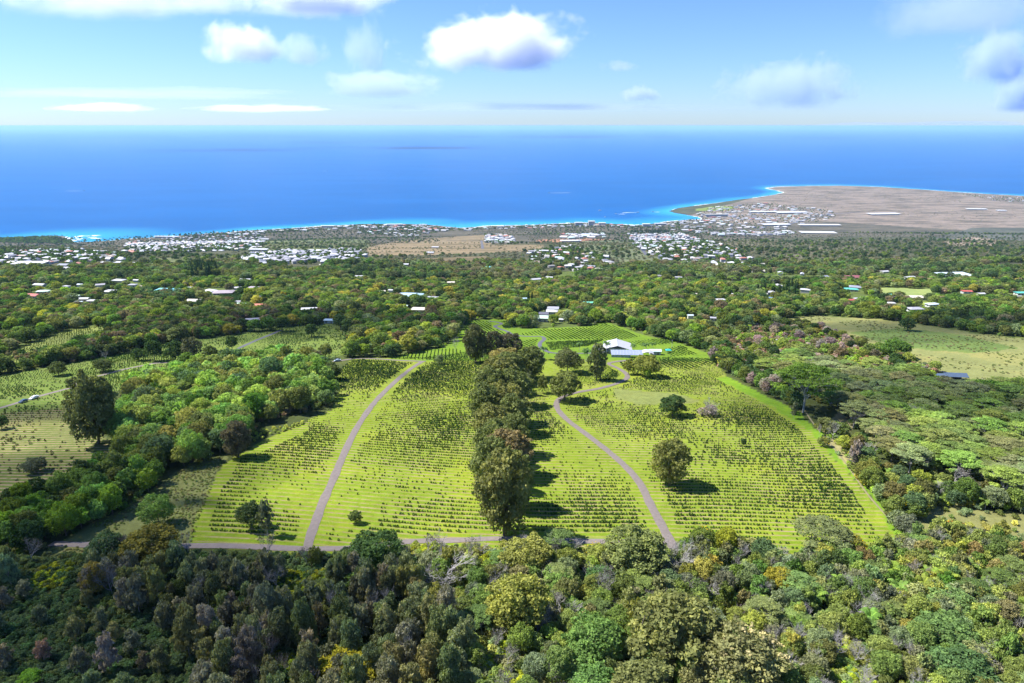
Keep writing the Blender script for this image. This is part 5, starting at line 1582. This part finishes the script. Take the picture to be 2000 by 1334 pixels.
# --- coffee rows
DENSE = [(870, 850, 95, 55, 1.1), (840, 735, 110, 32, 1.2), (730, 720, 70, 30, 1.2), (1640, 940, 95, 60, .8), (1500, 880, 80, 30, .5), (1580, 970, 130, 40, .7), (1200, 1030, 60, 35, .7), (440, 1010, 60, 45, .7), (850, 1030, 150, 30, .6), (1380, 1000, 90, 60, .5),
                              (1450, 820, 70, 30, .6), (560, 880, 90, 30, .7), (1280, 750, 70, 22, .7), (1200, 735, 40, 18, .7)]
def coffee(poly, spacing, tint, dens_fn, W=(.42, .82), rowfn=None, seg=None, period=ROWS, excl=()):
    x0, x1, y0, y1 = world_box(poly)
    if seg is None:
        # along the contour rows
        xs = np.arange(x0, x1, spacing)
        ks = np.arange(math.floor(rowcoord(np.array([x0]), np.array([y0]))[0]) - 8, math.ceil(rowcoord(np.array([x1]), np.array([y1]))[0]) + 8)
        X, K = np.meshgrid(xs, ks); X = X + RNG.uniform(-.25, .25, X.shape) * spacing
        Y = K * ROWS
        for _ in range(6): Y = Y - (rowcoord(X, Y) - K) * ROWS
        Y = Y + RNG.normal(0, .07, Y.shape)
    else:
        a = G1(*seg[0])[:2]; b = G1(*seg[1])[:2]
        u = (b - a) / np.linalg.norm(b - a); v = np.array([-u[1], u[0]])
        R = math.hypot(x1 - x0, y1 - y0); c = np.array([(x0 + x1) / 2, (y0 + y1) / 2])
        s, t = np.meshgrid(np.arange(-R, R, spacing), np.arange(-R, R, period))
        X = c[0] + u[0] * s + v[0] * t; Y = c[1] + u[1] * s + v[1] * t
        X = X + RNG.normal(0, .08, X.shape); Y = Y + RNG.normal(0, .08, X.shape)
    X, Y = X.ravel(), Y.ravel()
    px, py, d = proj(X, Y, H(X, Y))
    m = inpoly(px, py, poly) & (road_dist(X, Y) > 1.9)
    for e in excl: m &= ~inpoly(px, py, e)
    m &= RNG.random(len(X)) < dens_fn(X, Y, px, py)
    X, Y = X[m], Y[m]
    bd = ((X[:, None] - BLK[None, :120, 0]) ** 2 + (Y[:, None] - BLK[None, :120, 1]) ** 2 < (BLK[None, :120, 2] * .8) ** 2).any(1) if len(X) < 60000 else np.zeros(len(X), bool)
    X, Y = X[~bd], Y[~bd]
    vig = .45 + 1.05 * fbm(X, Y, 26, 21)
    if seg is None:
        qx, qy, _ = proj(X, Y, H(X, Y))
        for cx, cy_, rx, ry, sg in DENSE: vig = vig + .42 * sg * np.exp(-((qx - cx) / rx) ** 2 - ((qy - cy_) / ry) ** 2)
    for a, b, g in zip(X, Y, vig):
        w = random.uniform(*W) * g
        t = random.uniform(.75, 1.25)
        VEG['coffee'].append((a, b, w, w * random.uniform(.75, 1.25), (tint[0] * t, tint[1] * t, tint[2] * t), 'cof', None))


zone('cof', 'in the planted rows of the near field')
CT = (.020, .045, .014)
NOF = [[(1195, 760), (1260, 764), (1320, 768), (1375, 784), (1330, 790), (1240, 790), (1205, 778)],
       [(1395, 738), (1490, 790), (1552, 832), (1622, 905), (1675, 980), (1735, 1075), (1790, 1075), (1690, 950), (1620, 870), (1565, 800), (1500, 770), (1420, 730)],
       [(368, 1066), (400, 970), (440, 902), (470, 895), (430, 965), (395, 1062)], [(430, 905), (530, 852), (600, 828), (606, 840), (520, 880)],
       [(655, 1042), (740, 1030), (740, 975), (680, 975), (640, 1000)], [(410, 1040), (600, 1045), (600, 1085), (380, 1085)], [(1065, 692), (1230, 700), (1180, 735), (1130, 760), (1060, 740)]]


def main_dens(x, y, px, py):
    f = fbm(x, y, 34, 31, 3)
    g = .30 + .95 * sstep(.36, .62, f)
    # dense patches the photograph shows
    for cx, cy, rx, ry, s in DENSE:
        g = g + s * np.exp(-((px - cx) / rx) ** 2 - ((py - cy) / ry) ** 2)
    for cx, cy, rx, ry, s in [(1120, 950, 60, 60, .4), (700, 850, 40, 60, .3), (1330, 850, 60, 30, .3), (560, 980, 70, 30, .4)]:
        g = g - s * np.exp(-((px - cx) / rx) ** 2 - ((py - cy) / ry) ** 2)
    # keep the mown strip beside the tracks open
    rd = road_dist(x, y)
    return np.clip(g, .02, .96) * sstep(2.0, 5.5, rd)


coffee(FIELD, .85, CT, main_dens, excl=NOF)
allr = lambda x, y, px, py: np.full(x.shape, .93)
zone('cof2', 'far')
for poly, seg, per, sp in [([(757, 701), (785, 692), (840, 683), (890, 681), (905, 688), (870, 701)], [(818, 702), (823, 684)], 2.0, .75),
                           ([(1005, 655), (1060, 644), (1150, 640), (1180, 632), (1215, 642), (1250, 657), (1215, 664), (1130, 663), (1070, 664), (1058, 655)], [(1080, 648), (1110, 665)], 2.6, .85),
                           ([(1065, 668), (1180, 664), (1150, 676), (1075, 684)], [(1080, 670), (1160, 666)], 1.6, .8),
                           ([(1290, 702), (1385, 700), (1392, 712), (1340, 724), (1290, 716)], [(1310, 702), (1345, 718)], 2.7, .9),
                           ([(1225, 668), (1300, 660), (1320, 670), (1250, 676)], [(1250, 664), (1275, 674)], 2.6, .9), ([(1295, 682), (1330, 676), (1365, 692), (1310, 697)], [(1310, 680), (1340, 692)], 2.6, .9),
                           ([(905, 645), (920, 627), (960, 628), (960, 640), (990, 652), (930, 658)], [(915, 635), (945, 655)], 2.4, .85), ([(975, 628), (1000, 626), (1010, 640), (985, 642)], [(975, 632), (1008, 634)], 1.8, .8),
                           ([(1080, 614), (1118, 607), (1122, 616), (1090, 621)], [(1082, 618), (1120, 610)], 1.9, .9), ([(1010, 668), (1050, 662), (1055, 685), (1030, 690)], [(1015, 668), (1050, 684)], 2.5, .9),
                           ([(1205, 708), (1240, 704), (1230, 724), (1212, 714)], [(1205, 708), (1228, 726)], 2.4, .9),
                           ([(1110, 715), (1180, 712), (1215, 730), (1195, 742), (1130, 752)], [(1120, 735), (1200, 730)], 2.4, .95)]:
    coffee(poly, sp, CT, allr, (.6, .85), seg=seg, period=per * 1.25)
coffee([(430, 575), (490, 570), (485, 590), (420, 590)], 1.6, (.03, .06, .02), allr, (1.2, 1.8), seg=[(430, 580), (480, 580)], period=2.6)
side = lambda x, y, px, py: np.clip(.35 + 1.0 * sstep(.3, .6, fbm(x, y, 40, 41)), .05, .95)
coffee(LEFTF, 1.5, (.035, .068, .02), side, (.65, 1.05), period=ROWS)
coffee(LEFTU, 1.9, (.06, .085, .025), side, (.65, 1.05))
coffee(TERR, 1.6, (.05, .062, .026), lambda x, y, px, py: np.clip(sstep(.40, .62, fbm(x, y, 20, 43)) * .8 + .9 * np.exp(-((py - 812) / 14) ** 2), .03, .9), (.5, .95))
coffee([(1500, 690), (1570, 672), (1610, 700), (1560, 712), (1500, 705)], 2.2, (.045, .07, .022), side, (1.2, 1.9))
coffee([(1560, 715), (1620, 705), (1680, 722), (1640, 732), (1580, 734)], 2.0, (.05, .075, .022), side, (1.1, 1.7))

# ------------------------------------------------------------------ put the plants into the scene
KIND = {'broadleaf': ('broadleaf_tree', 'leafy tree', 'tree', 'woodland', 'dense mixed woodland of small distant trees'),
        'eucalyptus': ('evergreen_tree', 'tall evergreen tree', 'tree', None, None),
        'slender': ('slender_tree', 'slim tree', 'tree', 'slender_thicket', 'thicket of slim grey-green trees on the shaded slope'),
        'umbrella': ('flat_topped_tree', 'flat-topped tree', 'tree', 'flat_topped_wood', 'distant flat-topped trees scattered in the woods'),
        'bare': ('dead_tree', 'bare dead tree', 'tree', 'dead_brush', 'scattered bare dead trees'),
        'conifer': ('cypress_tree', 'dark narrow cypress', 'tree', 'cypress_clump', 'distant dark narrow conifers'),
        'palm': ('palm_tree', 'palm tree', 'palm', 'shore_palms', 'small palms along the far shore'),
        'fern': ('tree_fern', 'bright tree fern', 'tree fern', 'fern_clump', 'tree ferns in the scrub'),
        'shrub': ('shrub', 'low bush', 'shrub', 'undergrowth', 'low green undergrowth and scrub covering the slopes'),
        'coffee': ('coffee_bush', 'dark coffee bush', 'bush', 'coffee_rows', 'rows of small dark coffee bushes across the green fields')}


BLOSSOM = [blossom_mesh(300 + i) for i in range(3)]


def colour_name(t):
    r, g, b = t
    s = r + g + b
    if r > g * 1.25: return 'rusty brown'
    if r > g * .93: return 'brownish' if s < .22 else ('mauve-grey' if b > .5 * r else 'yellowish')
    if s > .38 and b < .2 * g: return 'yellow-green'
    if b > .48 * g: return 'grey-green'
    if s < .13: return 'dark green'
    if r < .72 * g: return 'bright green' if s > .2 else 'green'
    return 'olive green'


for kind, recs in VEG.items():
    nm, words, cat, stuffname, stufflab = KIND[kind]
    lods = PR[kind]
    order = [k for k in ('hi', 'mid', 'lo') if k in lods]
    flat = [p for k in order for p in lods[k]]
    start = {}; n0 = 0
    for k in order: start[k] = n0; n0 += len(lods[k])

    def choose(wpx, single):
        if 'hi' in lods and (wpx > 42 or len(order) == 1): k = 'hi'
        elif 'mid' in lods and (wpx > 15 or single or 'lo' not in lods): k = 'mid'
        elif 'lo' in lods: k = 'lo'
        else: k = order[-1]
        return start[k] + random.randrange(len(lods[k]))
    X = np.array([r[0] for r in recs]); Y = np.array([r[1] for r in recs])
    Z = HZ(X, Y)
    px, py, d = proj(X, Y, Z)
    wpx = np.array([r[2] for r in recs]) * FPX / d; hpx = np.array([r[3] for r in recs]) * FPX / d
    vis = (px > 5) & (px < 1995) & (py > 250) & (py - hpx * .5 < 1320)
    score = wpx * hpx * vis
    for i, r in enumerate(recs):
        if r[6]: score[i] += 1e9
    od = np.argsort(-score)
    limit = 300
    rest = []
    zs = {}
    for i in od[:limit]:
        zs.setdefault(recs[i][5], []).append((float(wpx[i] * hpx[i]), float(px[i]), float(py[i])))
    zq = {k: np.percentile(np.array(v), [33, 67], axis=0) for k, v in zs.items() if k}
    for rank, i in enumerate(od):
        x, y, W, h, t, zn, lab = recs[i]
        rz = random.uniform(0, 6.283)
        k = choose(wpx[i], rank < limit)
        z = float(Z[i])
        if rank < limit and (lab or vis[i]):
            pr = flat[k]
            if pr.trunk is None:
                o = link(nm, pr.crown); o.location = (x, y, z); o.rotation_euler = (0, 0, rz); o.scale = (W, W, h)
                o['tint'] = [float(v) for v in t]
            elif pr.crown is None:
                o = link(nm, pr.trunk); o.location = (x, y, z); o.rotation_euler = (0, 0, rz); o.scale = (W, W, h)
            else:
                o = empty(nm, (x, y, z), rz); o.scale = (W, W, h)
                link('trunk', pr.trunk, o)
                c = link('crown', pr.crown, o); c['tint'] = [float(v) for v in t]
            if lab:
                tag(o, lab, cat)
                for word, tc in (('yellow blossom', (.34, .25, .01)), ('orange blossom', (.30, .10, .015)), ('red blossom', (.25, .03, .02)), ('pale flowers', (.26, .22, .11))):
                    if word in lab:
                        b_ = link('blossom', BLOSSOM[rank % 3], o); b_['tint'] = list(tc)
            else:
                cn = '' if kind in ('bare', 'coffee', 'conifer', 'palm', 'fern') else colour_name(t) + ' '
                q = zq[zn]
                szw = 'small' if wpx[i] * hpx[i] < q[0][0] else ('large' if wpx[i] * hpx[i] > q[1][0] else 'middling')
                pl = ['left', 'middle', 'right'][int(px[i] > q[0][1]) + int(px[i] > q[1][1])]
                nf = ['far', 'central', 'near'][int(py[i] > q[0][2]) + int(py[i] > q[1][2])]
                lb_ = '%s %s%s %s, %s %s part' % (szw, cn, words, ZONES[zn], nf, pl)
                tag(o, lb_, cat, lb_ + ' group')
        else:
            rest.append((k, x, y, z, W, h, rz, t))
    if rest and stuffname:
        stuff(stuffname, flat, rest, stufflab, cat)

# ------------------------------------------------------------------ cars
def car(px_, py_, rz, paint, label, L=4.4):
    p = G1(px_, py_)
    e = empty('parked_car', (p[0], p[1], p[2] + .16), rz); tag(e, label, 'car')
    pm = mat_plain('car_paint', paint, .3, .05, .5, .5)
    prof = [(-.5, .28), (-.49, .62), (-.30, .72), (-.16, 1.06), (.20, 1.08), (.36, .78), (.49, .74), (.5, .28)]
    body = MB(); n = len(prof)
    vs = [(a * L, s * (.86 if z < .8 else .70), z * 1.35) for s in (-1, 1) for a, z in prof]
    body.add(vs, [tuple(range(n)), tuple(range(2 * n - 1, n - 1, -1))] + [(i, i + n, (i + 1) % n + n, (i + 1) % n) for i in range(n)])
    body.build('body', pm, e)
    for s in (-1, 1):
        MB().add([(-.28 * L, s * .80, .98), (.32 * L, s * .80, 1.03), (.18 * L, s * .735, 1.40), (-.15 * L, s * .735, 1.38), (-.28 * L, s * .76, .98), (.32 * L, s * .76, 1.03), (.18 * L, s * .69, 1.40), (-.15 * L, s * .69, 1.38)],
                 [(0, 1, 2, 3), (7, 6, 5, 4), (0, 4, 5, 1), (1, 5, 6, 2), (2, 6, 7, 3), (3, 7, 4, 0)]).build('side_window', M['glass'], e)
        for a in (-.31, .31):
            w_ = MB().tube([(a * L, s * .74, .34), (a * L, s * .93, .34)], [.34, .34], 12).build('wheel', M['rubber'], e)
            MB().tube([(a * L, s * .90, .34), (a * L, s * .945, .34)], [.19, .19], 10).build('hubcap', M['metal'], w_)
    for a, b, z0, z1 in ((.355, .21, 1.075, 1.44), (-.315, -.175, .985, 1.41)):
        MB().add([(a * L, -.62, z0 + .03), (a * L, .62, z0 + .03), (b * L, .58, z1 + .03), (b * L, -.58, z1 + .03), (a * L, -.62, z0 - .03), (a * L, .62, z0 - .03), (b * L, .58, z1 - .03), (b * L, -.58, z1 - .03)],
                 [(0, 1, 2, 3), (7, 6, 5, 4), (0, 4, 5, 1), (1, 5, 6, 2), (2, 6, 7, 3), (3, 7, 4, 0)]).build('windscreen', M['glass'], e)


def heading(a, b):
    p, q = G1(*a), G1(*b)
    return math.atan2(q[1] - p[1], q[0] - p[0])


car(67, 779, heading((50, 783), (85, 772)), (.75, .76, .77), 'white car parked on the left field track', 4.9)
car(46, 786, heading((30, 788), (60, 779)), (.05, .09, .16), 'dark blue car parked behind the white one', 4.3)
car(659, 706, heading((640, 707), (680, 703)), (.35, .42, .48), 'small grey-blue car on the track at the far left field')

# ------------------------------------------------------------------ boats and surf
def wake_mesh(L, w, seed):
    r = np.random.default_rng(seed); n = 26
    V = []
    for i in range(n):
        t = i / (n - 1)
        k = w * (.15 + .85 * t) * (.7 + .5 * r.random()) * (1 - t ** 4)
        V += [(-L * t, k, .35), (-L * t, -k, .35)]
    return np_mesh('wake', V, [(2 * i, 2 * i + 2, 2 * i + 3, 2 * i + 1) for i in range(n - 1)], None, [M['foam']])


for i, (bx, by, L, lab, wl, rz) in enumerate([(165, 373, 22, 'motor boat with a long wake on the left sea', 190, .0), (1072, 377, 24, 'motor boat with a curved wake at centre sea', 200, 3.3), (1172, 411, 26, 'white boat anchored left of the bay', 0, .5), (1203, 418, 22, 'white boat with a short wake off the bay', 60, 3.1),
                                              (1246, 415, 24, 'white boat speeding off the bay', 110, .1), (1275, 414, 20, 'small white boat close to the headland', 40, 3.0), (640, 334, 20, 'tiny white boat far out left of centre', 60, .2), (1182, 424, 16, 'small white boat nearest the shore hotels', 0, 1.0),
                                              (265, 318, 24, 'faint white boat far out on the left', 0, .3), (985, 309, 26, 'faint white boat near the horizon', 0, .2)]):
    x, y = sea_pt(bx, by)
    e = empty('motor_boat', (x, y, 0), rz); tag(e, lab, 'boat')
    b = L / 2; w = L * .14
    MB().add([(-b, -w, -.4), (b * .5, -w, -.4), (b, 0, .2), (b * .5, w, -.4), (-b, w, -.4), (-b, -w * 1.1, 2.0), (b * .55, -w * 1.1, 2.2), (b * 1.1, 0, 2.9), (b * .55, w * 1.1, 2.2), (-b, w * 1.1, 2.0)],
             [(4, 3, 2, 1, 0), (5, 6, 7, 8, 9), (0, 1, 6, 5), (1, 2, 7, 6), (2, 3, 8, 7), (3, 4, 9, 8), (4, 0, 5, 9)]).build('hull', M['white'], e)
    MB().box(-b * .6, b * .3, -w * .75, w * .75, 2.05, 4.2).build('cabin', M['white'], e)
    MB().box(-b * .3, b * .31, -w * .76, w * .76, 3.0, 3.7).build('cabin_window', M['glass'], e)
    if wl:
        k = link('wake', wake_mesh(wl, 9, i), e); k.location = (-b, 0, 0)

V = []; F = []
for (a, b), (c, d_) in zip(cw[1:-1], cw[2:]):
    ln = math.hypot(c - a, d_ - b); m_ = max(1, int(ln / 10))
    t_x, t_y = (c - a) / ln, (d_ - b) / ln
    for i in range(m_):
        s = (i + random.random()) / m_
        x, y = a + (c - a) * s, b + (d_ - b) * s
        if not (-3600 < x < 5200): continue
        f = float(vnoise(np.array([x]), np.array([y]), 130, 7)[0])
        if f < .42: continue
        for q in range(2):
            off = random.uniform(-6, 3 + 26 * (f - .4)); hl = random.uniform(5, 20); hw = random.uniform(1.2, 4.0) * (1 + f)
            # the sea lies on the left hand of the coast polyline
            ox, oy = x - t_y * off, y + t_x * off
            n = len(V)
            ca = random.uniform(-.25, .25); ux, uy = t_x - t_y * ca, t_y + t_x * ca
            for k in range(8):
                an = k * math.pi / 4; rr = random.uniform(.75, 1.15)
                V.append((ox + ux * hl * math.cos(an) * rr - uy * hw * math.sin(an) * rr, oy + uy * hl * math.cos(an) * rr + ux * hw * math.sin(an) * rr, .32 + .02 * q))
            F.append(tuple(range(n, n + 8)))
sx, sy = sea_pt(150, 466)
for i in range(26):
    x = sx + random.gauss(0, 50) - 10; y = sy + random.gauss(0, 60); n = len(V)
    hl, hw = random.uniform(10, 34), random.uniform(4, 10)
    for k in range(8):
        an = k * math.pi / 4; rr = random.uniform(.7, 1.2)
        V.append((x + hl * math.cos(an) * rr, y + hw * math.sin(an) * rr, .37 + i * .004))
    F.append(tuple(range(n, n + 8)))
me = bpy.data.meshes.new('surf'); me.from_pydata(V, [], F); me.materials.append(M['foam']); me.update()
tag(link('surf', me), 'white surf breaking along the far shoreline', 'surf', None, 'stuff')

# ------------------------------------------------------------------ clouds
def cloud_mat(name, dens, scale, thr, soft, seed, flat=.35, blue=False):
    n = NT(name)
    tc = n.n('ShaderNodeTexCoord'); P = tc.outputs['Object']
    ln = n.n('ShaderNodeVectorMath', operation='LENGTH'); n.l(P, ln.inputs[0])
    mp = n.n('ShaderNodeMapping'); n.l(P, mp.inputs['Vector']); mp.inputs['Location'].default_value = (seed * 3.1, seed * 1.7, seed * .9)
    mp.inputs['Scale'].default_value = (scale * 1.6, scale, scale * .8)
    f = n.noise(mp.outputs[0], 1.0, 4, .6, .3)
    sep = n.n('ShaderNodeSeparateXYZ'); n.l(P, sep.inputs[0])
    base = n.ramp(sep.outputs['Z'], -flat - .25, -flat + .15)
    r = n.math('SUBTRACT', 1.0, ln.outputs['Value'])
    v = n.math('ADD', n.math('MULTIPLY', r, .85), n.math('MULTIPLY_ADD', f, 1.5, -.75))
    v = n.ramp(v, thr, thr + soft)
    v = n.math('MULTIPLY', n.math('MULTIPLY', v, base), dens)
    p = n.n('ShaderNodeVolumePrincipled')
    p.inputs['Color'].default_value = (.74, .83, .97, 1) if blue else (.96, .97, 1, 1); p.inputs['Anisotropy'].default_value = .25  # bluish, darker colour paints in the shade of higher clouds
    n.l(v, p.inputs['Density'])
    n.l(p.outputs[0], n.out.inputs['Volume'])
    return n.m


def ico(sub=3):
    import bmesh
    bm = bmesh.new(); bmesh.ops.create_icosphere(bm, subdivisions=sub, radius=1)
    me = bpy.data.meshes.new('cloud'); bm.to_mesh(me); bm.free()
    return me


CLOUDS = [
    # px, py, width px, height px, km away, optical weight, threshold, softness, noise scale, label
    (972, 92, 330, 125, 17, 5.0, .18, .35, 1.5, 'big bright white cumulus above the middle of the sea'),
    (472, 92, 125, 80, 12, 2.0, .15, .45, 1.4, 'small soft white cloud left of the big cumulus'),
    (585, 104, 110, 62, 12.5, 1.0, .15, .5, 1.4, 'faint cloud puff right of the small soft cloud'),
    (615, -6, 240, 90, 9, 4.0, .15, .45, 1.4, 'white cloud cut by the top edge left of centre'),
    (190, -8, 300, 90, 9, 1.6, .15, .5, 1.4, 'soft cloud cut by the top edge at left'),
    (400, 0, 200, 60, 9.5, 1.0, .15, .5, 1.5, 'thin cloud along the top edge between two others'),
    (738, 168, 210, 62, 17, 1.8, .16, .4, 1.6, 'bluish ragged cloud below the big cumulus'),
    (715, 105, 90, 110, 15, .6, .15, .5, 1.5, 'faint bluish wisp left of the big cumulus'),
    (1545, 172, 235, 105, 16, 1.8, .20, .4, 2.0, 'bluish broken cumulus right of centre'),
    (1250, 186, 72, 36, 17, 1.3, .18, .4, 1.6, 'small bluish cloud low right of centre'),
    (1958, 122, 130, 100, 12, 2.0, .16, .4, 1.5, 'bluish cloud at the right edge'),
    (1990, 190, 80, 66, 14, 2.0, .16, .4, 1.5, 'lower bluish cloud at the right edge'),
    (1890, 22, 320, 110, 10, .9, .18, .5, 1.6, 'thin veil cloud at the top right'),
    (1210, 130, 80, 30, 16, .5, .2, .5, 1.6, 'tiny faint wisp right of the big cumulus'),
    (270, 184, 520, 17, 38, 1.3, .14, .4, 1.2, 'long thin grey-blue cloud bank at left'),
    (205, 212, 150, 17, 40, 2.6, .12, .4, 1.6, 'white line of low cumulus at far left'),
    (510, 213, 230, 16, 40, 2.6, .12, .4, 1.6, 'white line of low cumulus left of centre'),
    (1040, 211, 1050, 15, 42, .45, .12, .5, 1.0, 'long faint cloud line above the horizon'),
    (1700, 243, 150, 7, 46, .9, .12, .5, 1.0, 'thin low cloud streak at right'),
    (1875, 241, 200, 7, 46, .9, .12, .5, 1.0, 'second thin low cloud streak near the right edge'),
]
for i, (cx, cyy, w, h, km, od, thr, soft, ns, lab) in enumerate(CLOUDS):
    r = ray(cx, cyy); r = r / np.linalg.norm(r)
    D = km * (2400.0 if km < 30 else 1000.0)
    pos = np.array([0, 0, CAMZ]) + r * D
    W = w * D / FPX * .62; Hh = h * D / FPX * .62; dp = min(W * .7, 6000)
    me = ico(3); me.materials.append(cloud_mat('cloud_vapour', od / max(dp * .9, 1) * 1.15, ns, thr, soft, i + 1, blue=any(q in lab for q in ('bluish', 'grey-blue', 'faint', 'streak', 'veil'))))
    o = link('cloud', me); o.location = pos; o.scale = (W, dp, Hh); tag(o, lab, 'cloud', None)

# cloud scraps overhead, between the sun and the shaded parts of the slope
SHADE = [(300, 1215, 82, 60, .75), (-20, 1130, 60, 45, .35), (650, 632, 150, 52, .9), (40, 940, 80, 34, .8), (60, 806, 80, 16, .9), (1800, 800, 110, 50, .72), (1880, 638, 190, 40, .85), (350, 655, 120, 30, .5), (1750, 662, 90, 16, .5), (835, 733, 34, 10, .5)]
for i, (sx_, sy_, rx, ry, od) in enumerate(SHADE):
    p = G1(sx_, sy_)
    k = (CAMZ + 520 + 40 * i - p[2]) / SUN_DIR[2]
    c = p + SUN_DIR * k
    me = ico(4)
    co = np.empty(len(me.vertices) * 3); me.vertices.foreach_get('co', co); co = co.reshape(-1, 3)
    rad = 1 + .55 * (fbm(co[:, 0] + 7 * i, co[:, 1] + co[:, 2], .7, i, 3) - .5) * 1.6
    me.vertices.foreach_set('co', (co * rad[:, None]).ravel()); me.update()
    n = NT('shade_vapour'); vp = n.n('ShaderNodeVolumePrincipled'); vp.inputs['Color'].default_value = (.97, .98, 1, 1)
    th = 40.0
    vp.inputs['Density'].default_value = 1.25 * od / (th * 2 / SUN_DIR[2])
    n.l(vp.outputs[0], n.out.inputs['Volume']); me.materials.append(n.m)
    o = link('cloud', me); o.location = c; o.scale = (rx, ry, th)
    tag(o, 'scrap of low cloud overhead casting shade on the slope', 'cloud', 'overhead cloud scraps')

# ------------------------------------------------------------------ haze
n = NT('haze')
vp = n.n('ShaderNodeVolumePrincipled'); vp.inputs['Color'].default_value = (.44, .71, 1.0, 1); vp.inputs['Density'].default_value = 2.1e-5
vp.inputs['Anisotropy'].default_value = .1
n.l(vp.outputs[0], n.out.inputs['Volume'])
o = MB().box(-165000, 165000, -400, 155000, -12, CAMZ + 8).build('haze', n.m)
tag(o, 'thin sea haze over the coast', 'haze', None, 'stuff')
